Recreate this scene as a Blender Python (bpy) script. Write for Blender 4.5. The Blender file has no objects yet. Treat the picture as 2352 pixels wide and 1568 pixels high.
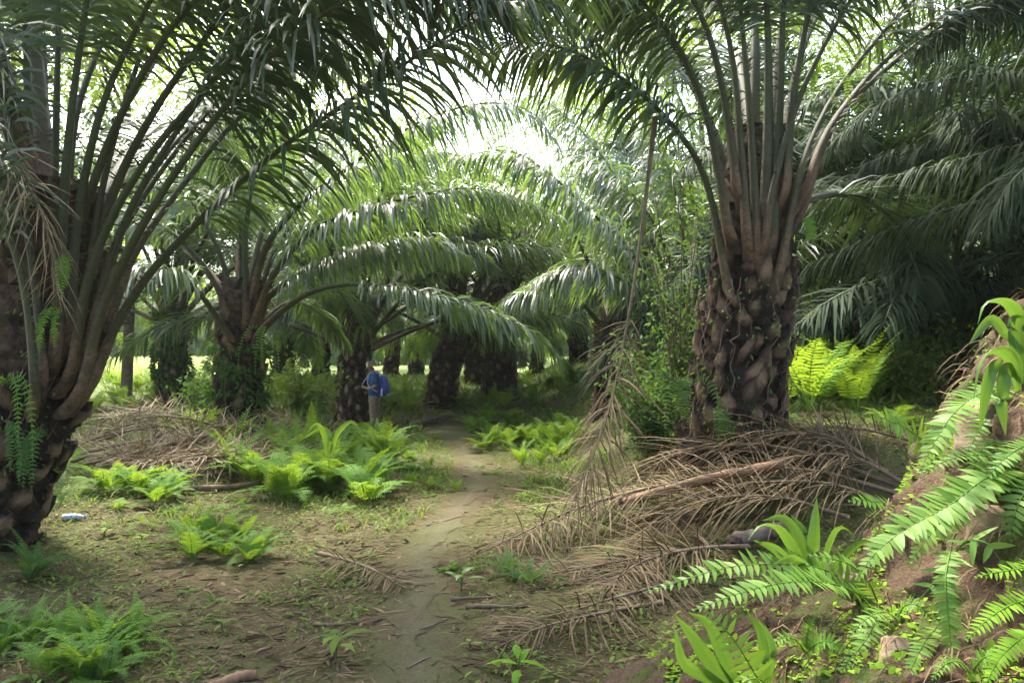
import bpy, math, random
import numpy as np
from mathutils import Vector, Matrix

random.seed(7)
RNG = np.random.default_rng(7)
SC = bpy.context.scene
COL = SC.collection
PI = math.pi
R = math.radians

HAZE = .0004
# ------------------------------------------------------------------ camera
LENS = 28.0
F = LENS / 36.0 * 2352.0            # focal length in photo pixels (2352 wide)
HZ = 840.0                          # horizon row in photo pixels
PITCH = math.atan((HZ - 784.0) / F)
CAM = np.array([0.0, 0.0, 1.6])
FW = np.array([0, math.cos(PITCH), math.sin(PITCH)])
UP = np.array([0, -math.sin(PITCH), math.cos(PITCH)])
RT = np.array([1.0, 0, 0])


def PT(px, py, d):
    """a point in the place, seen at photo pixel px,py at d metres"""
    return CAM + d * (FW + (px - 1176.0) / F * RT - (py - 784.0) / F * UP)


def ss(a, b, x):
    t = np.clip((np.asarray(x, float) - a) / (b - a), 0, 1)
    return t * t * (3 - 2 * t)


def wob(x, y, s):
    return (np.sin(x * 1.7 * s + 1.3) * np.cos(y * 1.3 * s + .4) + .5 * np.sin(x * 3.1 * s + y * 2.3 * s + 2.1)
            + .3 * np.cos(x * 5.3 * s - y * 4.7 * s)) / 1.8


def ground_z(x, y):
    x = np.asarray(x, float); y = np.asarray(y, float)
    z = 0.85 * ss(19, 34, y) + 0.015 * np.clip(y - 34, 0, 300)
    z = z + 0.95 * ss(0.5, 3.2, x) * ss(5.4, 8.4, y) * (1 - .0 * y)
    z = z + 0.35 * ss(4, 12, x) * ss(8, 20, y)
    z = z + 0.10 * ss(-2.0, -5.0, x) * ss(5, 9, y)
    near = ss(60, 10, np.hypot(x, y))
    z = z + near * (.045 * wob(x, y, .9) + .022 * wob(x + 4, y - 2, 2.6) + .010 * wob(x, y, 6.1))
    return z


def G(px, py, lift=0.0):
    """where the ray through a photo pixel meets the ground"""
    lo, hi = 1.5, 120.0
    p = None
    d = lo
    while d < hi:
        p = PT(px, py, d)
        if p[2] <= ground_z(p[0], p[1]):
            break
        d *= 1.012
    p = PT(px, py, d)
    return np.array([p[0], p[1], float(ground_z(p[0], p[1])) + lift])


# ------------------------------------------------------------------ mesh building
class MB:
    """collects quads and builds ONE mesh"""
    def __init__(self):
        self.V, self.Q, self.T, self.M, self.n = [], [], [], [], 0

    def add(self, V, Q, tone=0.5, mi=0):
        V = np.asarray(V, float).reshape(-1, 3); Q = np.asarray(Q, int).reshape(-1, 4)
        self.V.append(V); self.Q.append(Q + self.n); self.n += len(V)
        t = np.asarray(tone, float)
        self.T.append(np.full(len(V), float(t)) if t.ndim == 0 else t)
        self.M.append(np.full(len(Q), mi, int))
        return self

    def arrays(self):
        return np.concatenate(self.V), np.concatenate(self.Q), np.concatenate(self.T), np.concatenate(self.M)

    def merge(self, other, mat=None, mi=None):
        V, Q, T, M = other.arrays()
        if mat is not None:
            V = V @ mat[:3, :3].T + mat[:3, 3]
        self.V.append(V); self.Q.append(Q + self.n); self.n += len(V); self.T.append(T)
        self.M.append(M if mi is None else np.full(len(Q), mi, int))
        return self

    def mesh(self, name, mats, smooth=True):
        V, Q, T, M = self.arrays()
        me = bpy.data.meshes.new(name)
        me.vertices.add(len(V)); me.vertices.foreach_set('co', V.astype(np.float32).ravel())
        me.loops.add(len(Q) * 4); me.loops.foreach_set('vertex_index', Q.astype(np.int32).ravel())
        me.polygons.add(len(Q))
        me.polygons.foreach_set('loop_start', np.arange(0, len(Q) * 4, 4, dtype=np.int32))
        me.polygons.foreach_set('loop_total', np.full(len(Q), 4, np.int32))
        me.polygons.foreach_set('use_smooth', np.full(len(Q), smooth, bool))
        me.polygons.foreach_set('material_index', M.astype(np.int32))
        a = me.attributes.new('tone', 'FLOAT', 'POINT'); a.data.foreach_set('value', T.astype(np.float32))
        for m in (mats if isinstance(mats, (list, tuple)) else [mats]):
            me.materials.append(m)
        me.update(calc_edges=True)
        me.validate()
        return me


def link(name, data, parent=None, loc=None, rot=None, scale=None):
    o = bpy.data.objects.new(name, data)
    COL.objects.link(o)
    if parent is not None:
        o.parent = parent
    if loc is not None:
        o.location = [float(v) for v in loc]
    if rot is not None:
        o.rotation_euler = rot
    if scale is not None:
        o.scale = (scale,) * 3 if np.isscalar(scale) else scale
    return o


def tag(o, label=None, cat=None, group=None, kind=None):
    for k, v in (('label', label), ('category', cat), ('group', group), ('kind', kind)):
        if v:
            o[k] = v
    return o


def empty(name, loc=(0, 0, 0), rot=(0, 0, 0)):
    return link(name, None, None, loc, rot)


def unit(v):
    v = np.asarray(v, float)
    return v / np.maximum(np.linalg.norm(v, axis=-1, keepdims=True), 1e-9)


def catmull(P, n):
    """n points evenly along a smooth curve through P"""
    P = np.asarray(P, float)
    P = np.vstack([2 * P[0] - P[1], P, 2 * P[-1] - P[-2]])
    out = []
    for i in range(1, len(P) - 2):
        for t in np.linspace(0, 1, 24, endpoint=False):
            p0, p1, p2, p3 = P[i - 1:i + 3]
            out.append(.5 * (2 * p1 + (p2 - p0) * t + (2 * p0 - 5 * p1 + 4 * p2 - p3) * t * t + (3 * p1 - p0 - 3 * p2 + p3) * t ** 3))
    out.append(P[-2]); out = np.array(out)
    s = np.concatenate([[0], np.cumsum(np.linalg.norm(np.diff(out, axis=0), axis=1))])
    u = np.linspace(0, s[-1], n)
    return np.stack([np.interp(u, s, out[:, k]) for k in range(3)], 1), s[-1]


def tube(pts, rad, ns=6, flat=1.0, side=None, tone=0.5, cap=True):
    pts = np.asarray(pts, float); n = len(pts)
    rad = np.broadcast_to(np.asarray(rad, float), (n,))
    T = unit(np.gradient(pts, axis=0))
    if side is None:
        h = np.array([0, 0, 1.0]) if abs(T[0][2]) < .9 else np.array([1.0, 0, 0])
        S = []
        s = unit(np.cross(T[0], h))
        for k in range(n):
            s = unit(s - T[k] * np.dot(s, T[k])); S.append(s)
        S = np.array(S)
    else:
        S = unit(np.asarray(side) - T * (T @ np.asarray(side))[:, None])
    N = np.cross(S, T)
    a = np.linspace(0, 2 * PI, ns, endpoint=False)
    V = pts[:, None] + rad[:, None, None] * (np.cos(a)[None, :, None] * S[:, None] + flat * np.sin(a)[None, :, None] * N[:, None])
    Q = []
    for i in range(n - 1):
        for j in range(ns):
            k = (j + 1) % ns
            Q.append((i * ns + j, i * ns + k, (i + 1) * ns + k, (i + 1) * ns + j))
    V = V.reshape(-1, 3)
    tt = np.repeat(np.broadcast_to(np.asarray(tone, float), (n,)), ns)
    if cap and ns % 2 == 0:
        for base in (0, (n - 1) * ns):
            for j in range(1, ns // 2):
                Q.append((base + j - 1, base + j, base + ns - j - 1, base + (ns - j) % ns))
    return V, np.array(Q), tt


PROF = {2: [.8, 1, .12], 3: [.55, 1, .8, .06], 4: [.5, .95, 1, .68, .05], 5: [.4, .9, 1, .9, .6, .04], 8: [.45, .8, .95, 1, 1, .93, .75, .48, .03]}


def strips(P, D, W, L, wid, g, nseg=3, tone=0.5, fold=0.0, prof=None):
    """many leaf blades at once: base P, direction D, width direction W, length L, droop g"""
    P = np.asarray(P, float); N = len(P)
    L = np.broadcast_to(np.asarray(L, float), (N,)); wid = np.broadcast_to(np.asarray(wid, float), (N,))
    g = np.broadcast_to(np.asarray(g, float), (N,))
    prof = prof or PROF[nseg]
    m = 3 if fold else 2
    V = np.zeros((N, nseg + 1, m, 3))
    pos = P.copy(); d = unit(D)
    for k in range(nseg + 1):
        w = unit(W - d * np.sum(W * d, 1, keepdims=True))
        h = w * (wid * prof[k] / 2)[:, None]
        if fold:
            nn = np.cross(w, d)
            up = nn * (fold * wid * prof[k] / 2)[:, None]
            V[:, k, 0] = pos - h + up; V[:, k, 1] = pos; V[:, k, 2] = pos + h + up
        else:
            V[:, k, 0] = pos - h; V[:, k, 1] = pos + h
        t = (k + .5) / nseg
        d = D + np.stack([0 * g, 0 * g, -g * t], 1)
        d = unit(d)
        pos = pos + d * (L / nseg)[:, None]
    base = np.arange(N)[:, None] * ((nseg + 1) * m)
    q = []
    for k in range(nseg):
        for j in range(m - 1):
            q.append(np.stack([base[:, 0] + k * m + j, base[:, 0] + k * m + j + 1, base[:, 0] + (k + 1) * m + j + 1, base[:, 0] + (k + 1) * m + j], 1))
    Q = np.stack(q, 1).reshape(-1, 4)
    tone = np.broadcast_to(np.asarray(tone, float), (N,))
    return V.reshape(-1, 3), Q, np.repeat(tone, (nseg + 1) * m)


# ------------------------------------------------------------------ materials
def mat_new(name):
    m = bpy.data.materials.new(name); m.use_nodes = True
    nt = m.node_tree; nt.nodes.clear()
    return m, nt, nt.nodes, nt.links


def nd(nt, typ, **kw):
    n = nt.nodes.new(typ)
    for k, v in kw.items():
        if k.startswith('_'):
            setattr(n, k[1:], v)
        else:
            n.inputs[k.replace('__', ' ')].default_value = v
    return n


def ramp(nt, stops, src):
    n = nt.nodes.new('ShaderNodeValToRGB')
    e = n.color_ramp.elements
    while len(e) < len(stops):
        e.new(.5)
    for i, (p, c) in enumerate(stops):
        e[i].position = p; e[i].color = (*c, 1)
    nt.links.new(src, n.inputs[0])
    return n.outputs[0]


def mathn(nt, op, a, b=None, clamp=False):
    n = nt.nodes.new('ShaderNodeMath'); n.operation = op; n.use_clamp = clamp
    for i, v in enumerate((a, b)):
        if v is None:
            continue
        if isinstance(v, (int, float)):
            n.inputs[i].default_value = v
        else:
            nt.links.new(v, n.inputs[i])
    return n.outputs[0]


def mixc(nt, f, a, b, mode='MIX'):
    n = nt.nodes.new('ShaderNodeMix'); n.data_type = 'RGBA'; n.blend_type = mode
    for s, v in ((n.inputs[0], f), (n.inputs[6], a), (n.inputs[7], b)):
        if isinstance(v, (int, float)):
            s.default_value = v
        elif isinstance(v, tuple):
            s.default_value = (*v, 1)
        else:
            nt.links.new(v, s)
    return n.outputs[2]


def noise(nt, scale, detail=4, rough=.6, coord='Object', dist=0.0):
    tc = nt.nodes.new('ShaderNodeTexCoord')
    n = nd(nt, 'ShaderNodeTexNoise', Scale=scale, Detail=detail, Roughness=rough, Distortion=dist)
    if coord == 'World':
        gm = nt.nodes.new('ShaderNodeNewGeometry'); nt.links.new(gm.outputs['Position'], n.inputs['Vector'])
    else:
        nt.links.new(tc.outputs[coord], n.inputs['Vector'])
    return n.outputs['Fac']


def leaf_mat(name, c0, c1, trans, tw=.35, rough=.38, spec=.5, vary=.35, nscale=2.0, spots=0.0):
    """a leaf: gloss on top, light coming through from behind; c0..c1 between leaflets"""
    m, nt, N, L = mat_new(name)
    at = nd(nt, 'ShaderNodeAttribute', _attribute_name='tone')
    oi = nt.nodes.new('ShaderNodeObjectInfo')
    ns = noise(nt, nscale, 3)
    f = mathn(nt, 'ADD', at.outputs['Fac'], mathn(nt, 'MULTIPLY', mathn(nt, 'SUBTRACT', oi.outputs['Random'], .5), vary))
    f = mathn(nt, 'ADD', f, mathn(nt, 'MULTIPLY', mathn(nt, 'SUBTRACT', ns, .5), .5), True)
    col = ramp(nt, [(0, c0), (1, c1)], f)
    if spots:                           # browned and yellowed patches
        sp = ramp(nt, [(.60, (0, 0, 0)), (.70, (1, 1, 1))], noise(nt, 22, 4, .7))
        yl = ramp(nt, [(.52, (0, 0, 0)), (.75, (1, 1, 1))], noise(nt, 5, 3, .6))
        col = mixc(nt, mathn(nt, 'MULTIPLY', yl, .5), col, (.17, .19, .03))
        col = mixc(nt, mathn(nt, 'MULTIPLY', sp, spots), col, (.10, .06, .025))
    p = nd(nt, 'ShaderNodeBsdfPrincipled', Roughness=rough)
    p.inputs['Specular IOR Level'].default_value = spec
    L.new(col, p.inputs['Base Color'])
    t = nt.nodes.new('ShaderNodeBsdfTranslucent')
    L.new(mixc(nt, f, tuple(.75 * v for v in trans), trans), t.inputs['Color'])
    mx = nt.nodes.new('ShaderNodeMixShader'); mx.inputs[0].default_value = tw
    L.new(p.outputs[0], mx.inputs[1]); L.new(t.outputs[0], mx.inputs[2])
    o = nt.nodes.new('ShaderNodeOutputMaterial'); L.new(mx.outputs[0], o.inputs['Surface'])
    return m


def solid_mat(name, stops, nscale=6.0, detail=5, rough=.8, bump=.0, bscale=30, use_tone=0.0, spec=.3, coord='Object', metal=0.0):
    m, nt, N, L = mat_new(name)
    f = noise(nt, nscale, detail, .65, coord)
    if use_tone:
        at = nd(nt, 'ShaderNodeAttribute', _attribute_name='tone')
        f = mathn(nt, 'ADD', mathn(nt, 'MULTIPLY', f, 1 - use_tone), mathn(nt, 'MULTIPLY', at.outputs['Fac'], use_tone))
    col = ramp(nt, stops, f)
    p = nd(nt, 'ShaderNodeBsdfPrincipled', Roughness=rough, Metallic=metal)
    p.inputs['Specular IOR Level'].default_value = spec
    L.new(col, p.inputs['Base Color'])
    if bump:
        b = nd(nt, 'ShaderNodeBump', Strength=bump, Distance=.02)
        L.new(noise(nt, bscale, 6, .7, coord), b.inputs['Height']); L.new(b.outputs[0], p.inputs['Normal'])
    o = nt.nodes.new('ShaderNodeOutputMaterial'); L.new(p.outputs[0], o.inputs['Surface'])
    return m


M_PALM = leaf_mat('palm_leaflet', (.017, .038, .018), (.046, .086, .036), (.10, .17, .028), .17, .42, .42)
M_PALM_FAR = leaf_mat('palm_leaflet_backlit', (.030, .066, .024), (.080, .145, .045), (.22, .36, .035), .36, .38, .5)  # brighter copy of the palm leaf, the glow of backlit fronds in its colour
M_PALM_SHADED = leaf_mat('palm_leaflet_shaded', (.011, .025, .011), (.032, .058, .024), (.07, .13, .02), .12, .75, .12)  # shaded copy of the palm leaf, the shade at right put into its colour
M_PALM_LIT = leaf_mat('palm_leaflet_sunlit', (.040, .072, .038), (.115, .165, .088), (.22, .36, .05), .34, .30, .75)  # sunlit copy of the palm leaf, sun and silvery sheen put into its colour
M_DEAD = leaf_mat('dead_leaflet', (.058, .042, .022), (.31, .235, .125), (.2, .14, .08), .08, .7, .25)
M_DEAD_BROWN = leaf_mat('dead_leaflet_brown', (.034, .025, .013), (.20, .142, .070), (.14, .1, .05), .08, .75, .2)
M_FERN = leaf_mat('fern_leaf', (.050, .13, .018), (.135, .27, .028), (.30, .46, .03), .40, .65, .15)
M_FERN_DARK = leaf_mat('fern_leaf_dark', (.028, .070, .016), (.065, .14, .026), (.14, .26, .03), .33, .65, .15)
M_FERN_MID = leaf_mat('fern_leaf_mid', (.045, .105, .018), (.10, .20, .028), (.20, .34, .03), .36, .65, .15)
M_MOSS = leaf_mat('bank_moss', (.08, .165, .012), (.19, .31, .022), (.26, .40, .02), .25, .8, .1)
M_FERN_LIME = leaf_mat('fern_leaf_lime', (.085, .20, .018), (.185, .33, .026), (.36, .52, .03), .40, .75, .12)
M_SWORD = leaf_mat('sword_fern_leaf', (.052, .130, .014), (.118, .222, .024), (.20, .32, .025), .26, .55, .2, .45, 9.0, .75)
M_STRAP = leaf_mat('strap_leaf', (.038, .105, .014), (.085, .185, .024), (.17, .31, .03), .28, .45, .3, .4, 8.0, .6)
M_WEED = leaf_mat('weed_leaf', (.035, .075, .012), (.13, .19, .03), (.22, .32, .03), .28, .75, .15)
M_GRASS = leaf_mat('tall_grass', (.26, .36, .09), (.42, .50, .17), (.50, .58, .16), .40, .5, .3)  # sunlight on the clearing is put into this bright grass colour
M_LITTER = leaf_mat('litter', (.040, .025, .014), (.19, .135, .075), (.1, .07, .03), .05, .85, .12)
M_TREE = leaf_mat('tree_leaf', (.05, .12, .015), (.16, .28, .025), (.36, .52, .025), .42, .45, .4)
M_SHRUB = leaf_mat('shrub_leaf', (.020, .058, .013), (.058, .125, .022), (.13, .24, .03), .30, .75, .12)
M_TREE_BARK = solid_mat('bark', [(.3, (.06, .045, .032)), (.7, (.17, .13, .09))], 8, 5, .9, .5, 25)
M_WOOD = solid_mat('cut_wood', [(.25, (.075, .042, .024)), (.55, (.20, .118, .062)), (.8, (.30, .19, .11))], 9, 5, .8, .4, 40)
M_ENDWOOD = solid_mat('cut_end', [(.3, (.03, .02, .015)), (.7, (.09, .055, .035))], 30, 4, .9)
M_TWIG = solid_mat('twig', [(.3, (.05, .032, .022)), (.7, (.20, .14, .09))], 9, 4, .9)


def rachis_mat():
    m, nt, N, L = mat_new('palm_petiole')
    at = nd(nt, 'ShaderNodeAttribute', _attribute_name='tone')
    n1 = noise(nt, 5, 5, .7); n2 = noise(nt, 30, 3, .6)
    f = mathn(nt, 'ADD', at.outputs['Fac'], mathn(nt, 'MULTIPLY', mathn(nt, 'SUBTRACT', n1, .5), .28), True)
    col = ramp(nt, [(0, (.035, .022, .014)), (.04, (.10, .062, .036)), (.07, (.15, .092, .052)), (.13, (.062, .052, .024)), (.3, (.042, .050, .018)), (1, (.060, .092, .030))], f)
    col = mixc(nt, mathn(nt, 'MULTIPLY', ramp(nt, [(.48, (0, 0, 0)), (.62, (1, 1, 1))], n2), .6), col, (.035, .028, .016))
    p = nd(nt, 'ShaderNodeBsdfPrincipled', Roughness=.65); p.inputs['Specular IOR Level'].default_value = .25
    bp = nd(nt, 'ShaderNodeBump', Strength=.6, Distance=.015); L.new(noise(nt, 45, 4, .7), bp.inputs['Height']); L.new(bp.outputs[0], p.inputs['Normal']); L.new(col, p.inputs['Base Color'])
    o = nt.nodes.new('ShaderNodeOutputMaterial'); L.new(p.outputs[0], o.inputs['Surface'])
    return m


def trunk_mat(name='palm_trunk', moss=.22):
    m, nt, N, L = mat_new(name)
    at = nd(nt, 'ShaderNodeAttribute', _attribute_name='tone')
    n1 = noise(nt, 14, 6, .7); n2 = noise(nt, 3.2, 4, .6); n3 = noise(nt, 60, 4, .7)
    f = mathn(nt, 'ADD', mathn(nt, 'MULTIPLY', at.outputs['Fac'], .75), mathn(nt, 'MULTIPLY', n1, .42))
    col = ramp(nt, [(.18, (.010, .007, .005)), (.42, (.038, .025, .017)), (.66, (.145, .090, .053)), (1, (.36, .24, .145))], f)
    ms = ramp(nt, [(.62 - moss * .3, (0, 0, 0)), (.75 - moss * .2, (1, 1, 1))], n2)
    col = mixc(nt, mathn(nt, 'MULTIPLY', ms, .65), col, ramp(nt, [(.35, (.020, .032, .010)), (.7, (.075, .11, .025))], n3))
    p = nd(nt, 'ShaderNodeBsdfPrincipled', Roughness=.9); p.inputs['Specular IOR Level'].default_value = .2
    L.new(col, p.inputs['Base Color'])
    b = nd(nt, 'ShaderNodeBump', Strength=1, Distance=.05); L.new(n3, b.inputs['Height']); L.new(b.outputs[0], p.inputs['Normal'])
    o = nt.nodes.new('ShaderNodeOutputMaterial'); L.new(p.outputs[0], o.inputs['Surface'])
    return m


def ground_mat():
    """mossy brown soil with litter; 'tone' holds where the bare path soil is, 'meadow' where grass grows"""
    m, nt, N, L = mat_new('ground_soil')
    at = nd(nt, 'ShaderNodeAttribute', _attribute_name='tone')
    md = nd(nt, 'ShaderNodeAttribute', _attribute_name='meadow')
    nb = noise(nt, .9, 5, .6, 'World'); nm = noise(nt, 5.5, 6, .7, 'World'); nf = noise(nt, 38, 6, .75, 'World'); nx = noise(nt, 130, 4, .7, 'World')
    soil = ramp(nt, [(.25, (.038, .024, .012)), (.5, (.085, .055, .027)), (.72, (.150, .102, .052)), (.85, (.21, .155, .09))], mathn(nt, 'ADD', mathn(nt, 'MULTIPLY', nf, .75), mathn(nt, 'MULTIPLY', nm, .28)))
    moss = ramp(nt, [(.3, (.042, .052, .011)), (.6, (.090, .108, .024)), (.8, (.15, .165, .04))], nx)
    mk = ramp(nt, [(.40, (0, 0, 0)), (.56, (1, 1, 1))], mathn(nt, 'ADD', mathn(nt, 'MULTIPLY', nb, .62), mathn(nt, 'MULTIPLY', nm, .42)))
    col = mixc(nt, mathn(nt, 'MULTIPLY', mk, .8), soil, moss)
    pale = ramp(nt, [(.3, (.068, .060, .032)), (.7, (.145, .13, .078))], nf)
    pk = mathn(nt, 'MULTIPLY', at.outputs['Fac'], mathn(nt, 'ADD', mathn(nt, 'MULTIPLY', nm, 1.1), .35), True)
    col = mixc(nt, pk, col, pale)
    col = mixc(nt, md.outputs['Fac'], col, ramp(nt, [(.3, (.05, .085, .018)), (.7, (.15, .21, .04))], nf))
    p = nd(nt, 'ShaderNodeBsdfPrincipled', Roughness=.92); p.inputs['Specular IOR Level'].default_value = .2
    L.new(col, p.inputs['Base Color'])
    b = nd(nt, 'ShaderNodeBump', Strength=.9, Distance=.03)
    L.new(mathn(nt, 'ADD', nf, mathn(nt, 'MULTIPLY', nx, .5)), b.inputs['Height']); L.new(b.outputs[0], p.inputs['Normal'])
    o = nt.nodes.new('ShaderNodeOutputMaterial'); L.new(p.outputs[0], o.inputs['Surface'])
    return m


def bank_mat():
    m, nt, N, L = mat_new('bank_soil')
    nb = noise(nt, 2.6, 5, .65, 'World', .6); nm = noise(nt, 9, 6, .7, 'World'); nf = noise(nt, 70, 6, .75, 'World'); n4 = noise(nt, 4.3, 5, .7, 'World')
    sand = ramp(nt, [(.3, (.07, .046, .026)), (.55, (.17, .118, .070)), (.75, (.27, .20, .125))], mathn(nt, 'ADD', mathn(nt, 'MULTIPLY', nf, .5), mathn(nt, 'MULTIPLY', nm, .5)))
    soil = ramp(nt, [(.3, (.055, .034, .02)), (.6, (.17, .105, .058)), (.8, (.28, .19, .115))], nf)
    col = mixc(nt, ramp(nt, [(.46, (0, 0, 0)), (.60, (1, 1, 1))], mathn(nt, 'ADD', mathn(nt, 'MULTIPLY', nb, .55), mathn(nt, 'MULTIPLY', nm, .45))), soil, sand)
    moss = ramp(nt, [(.3, (.04, .075, .010)), (.7, (.11, .19, .02))], nf)
    col = mixc(nt, mathn(nt, 'MULTIPLY', ramp(nt, [(.50, (0, 0, 0)), (.60, (1, 1, 1))], n4), .8), col, moss)
    p = nd(nt, 'ShaderNodeBsdfPrincipled', Roughness=.9); p.inputs['Specular IOR Level'].default_value = .2
    L.new(col, p.inputs['Base Color'])
    b = nd(nt, 'ShaderNodeBump', Strength=.8, Distance=.03)
    L.new(mathn(nt, 'ADD', nm, mathn(nt, 'MULTIPLY', nf, .9)), b.inputs['Height']); b.inputs['Strength'].default_value = 1; b.inputs['Distance'].default_value = .05; L.new(b.outputs[0], p.inputs['Normal'])
    o = nt.nodes.new('ShaderNodeOutputMaterial'); L.new(p.outputs[0], o.inputs['Surface'])
    return m


M_RACHIS = rachis_mat()
M_TRUNK = trunk_mat()
M_TRUNK_MOSS = trunk_mat('mossy_trunk', .9)
M_GROUND = ground_mat()
M_BANK = bank_mat()
M_DRACHIS = solid_mat('dead_rachis', [(.3, (.048, .035, .019)), (.7, (.165, .118, .064))], 7, 5, .8)
M_STONE = solid_mat('sandstone', [(.3, (.10, .068, .04)), (.55, (.20, .145, .09)), (.75, (.29, .225, .145))], 7, 6, .9, .6, 22)

# ------------------------------------------------------------------ ground and path
PATH_PX = [(935, 1640), (950, 1568), (955, 1450), (962, 1350), (990, 1250), (1042, 1180), (1088, 1130), (1098, 1095), (1078, 1050), (1048, 1012), (1025, 985), (1030, 965)]
PATH = np.array([G(*p) for p in PATH_PX])
PATH = np.vstack([[-.45, -6, 0], [-.5, 1.5, 0], PATH])
PATHC, _ = catmull(PATH, 160)


def path_dist(x, y):
    d = np.full(np.shape(x), 1e9)
    for p in PATHC:
        d = np.minimum(d, np.hypot(x - p[0], y - p[1]))
    return d


def axis(segs):
    out = [segs[0][0]]
    for a, b, st in segs:
        n = max(1, int(round((b - a) / st)))
        out += list(np.linspace(a, b, n + 1)[1:])
    return np.array(out)


xs = axis([(-400, -60, 34), (-60, -12, 4), (-12, -5, .35), (-5, 5, .055), (5, 12, .3), (12, 60, 4), (60, 400, 34)])
ys = axis([(-60, -4, 7), (-4, 2, .6), (2, 10, .055), (10, 22, .14), (22, 60, 1.0), (60, 100, 5), (100, 600, 50)])
X, Y = np.meshgrid(xs, ys)
Z = ground_z(X, Y)
nx, ny = len(xs), len(ys)
ii, jj = np.meshgrid(np.arange(ny - 1), np.arange(nx - 1), indexing='ij')
q = np.stack([ii * nx + jj, ii * nx + jj + 1, (ii + 1) * nx + jj + 1, (ii + 1) * nx + jj], -1).reshape(-1, 4)
pd = path_dist(X.ravel(), Y.ravel())
pathw = np.clip(1 - ss(.06, .34, pd), 0, 1) * .38
Z_MIN = Z.min()
gb = MB().add(np.stack([X, Y, Z], -1).reshape(-1, 3), q, pathw)
gme = gb.mesh('ground', M_GROUND)
at_ = gme.attributes.new('meadow', 'FLOAT', 'POINT')
mw = ss(20, 30, Y.ravel()) * .9
at_.data.foreach_set('value', mw.astype(np.float32))
tag(link('ground', gme), kind='structure')

# the trodden path, a sheet a few millimetres above the soil with a ragged edge
pb = MB()
pn = 420
pc, plen = catmull(PATH, pn)
pt_ = unit(np.gradient(pc, axis=0)); pside = np.stack([pt_[:, 1], -pt_[:, 0], 0 * pt_[:, 0]], 1)
s_ = np.linspace(0, plen, pn)
wl = .105 + .05 * np.sin(s_ * 3.1) + .035 * np.sin(s_ * 9.7 + 1) + .02 * RNG.normal(size=pn)
wr = .105 + .05 * np.sin(s_ * 2.6 + 2) + .035 * np.sin(s_ * 8.3 + 4) + .02 * RNG.normal(size=pn)
row = []
for t in np.linspace(-1, 1, 9):
    w = np.where(t < 0, wl, wr) * t
    p = pc + pside * w[:, None]
    p[:, 2] = ground_z(p[:, 0], p[:, 1]) + .006
    row.append(p)
V = np.stack(row, 1).reshape(-1, 3)
ii, jj = np.meshgrid(np.arange(pn - 1), np.arange(8), indexing='ij')
q = np.stack([ii * 9 + jj, ii * 9 + jj + 1, (ii + 1) * 9 + jj + 1, (ii + 1) * 9 + jj], -1).reshape(-1, 4)
pb.add(V, q, np.tile(np.array([.34, .45, .58, .68, .72, .68, .58, .45, .34]), pn))
tag(link('path', pb.mesh('path', M_GROUND)), kind='structure')

# the cut bank beside the camera
BX = [.2, .55, .9, 1.25, 1.62, 1.86, 2.06, 2.31, 2.7, 3.6]
BZ = [-.25, .10, .34, .52, .70, 1.06, 1.44, 1.83, 2.1, 2.2]


def bank_z(x, y):
    z = np.interp(x + .10 * wob(y, x, 1.7) * 1.0, BX, BZ)
    z = z + .05 * wob(x, y, 4.2) + .025 * wob(x + 1, y, 9) + .018 * wob(x, y + 3, 21) + .012 * wob(x + 2, y, 43) + .03 * np.abs(wob(x, y, 6.5))
    fade = ss(4.7, 3.7, y) * ss(.2, 1.2, y)
    gz = ground_z(x, y)
    return gz - .1 + (np.maximum(z, gz - .1) - gz + .1) * fade


bx = np.linspace(.2, 3.6, 260); by = np.linspace(.2, 4.8, 300)
X, Y = np.meshgrid(bx, by)
ii, jj = np.meshgrid(np.arange(299), np.arange(259), indexing='ij')
q = np.stack([ii * 260 + jj, ii * 260 + jj + 1, (ii + 1) * 260 + jj + 1, (ii + 1) * 260 + jj], -1).reshape(-1, 4)
ZB = bank_z(X, Y)
XO = -.05 * wob(Y * 1.3, ZB * 2.2, 4.1) - .028 * wob(Y + 2, ZB * 1.6, 11) - .014 * wob(Y, ZB * 1.3 + 1, 27) - .05 * np.abs(wob(Y * 1.5 + 3, ZB, 6)) + RNG.normal(0, .003, X.shape)
tag(link('bank', MB().add(np.stack([X + XO * ss(.4, 1.0, X), Y, ZB], -1).reshape(-1, 3), q).mesh('bank', M_BANK)), kind='structure')


def surf_z(x, y):
    return np.maximum(ground_z(x, y), np.where((x > .2) & (x < 3.6) & (y > .2) & (y < 4.8), bank_z(x, y), -9))


def GB(px, py):
    """where the ray through a photo pixel meets ground or bank"""
    d = 1.2
    while d < 60:
        p = PT(px, py, d)
        if p[2] <= surf_z(p[0], p[1]):
            return p
        d *= 1.008
    return p


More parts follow.
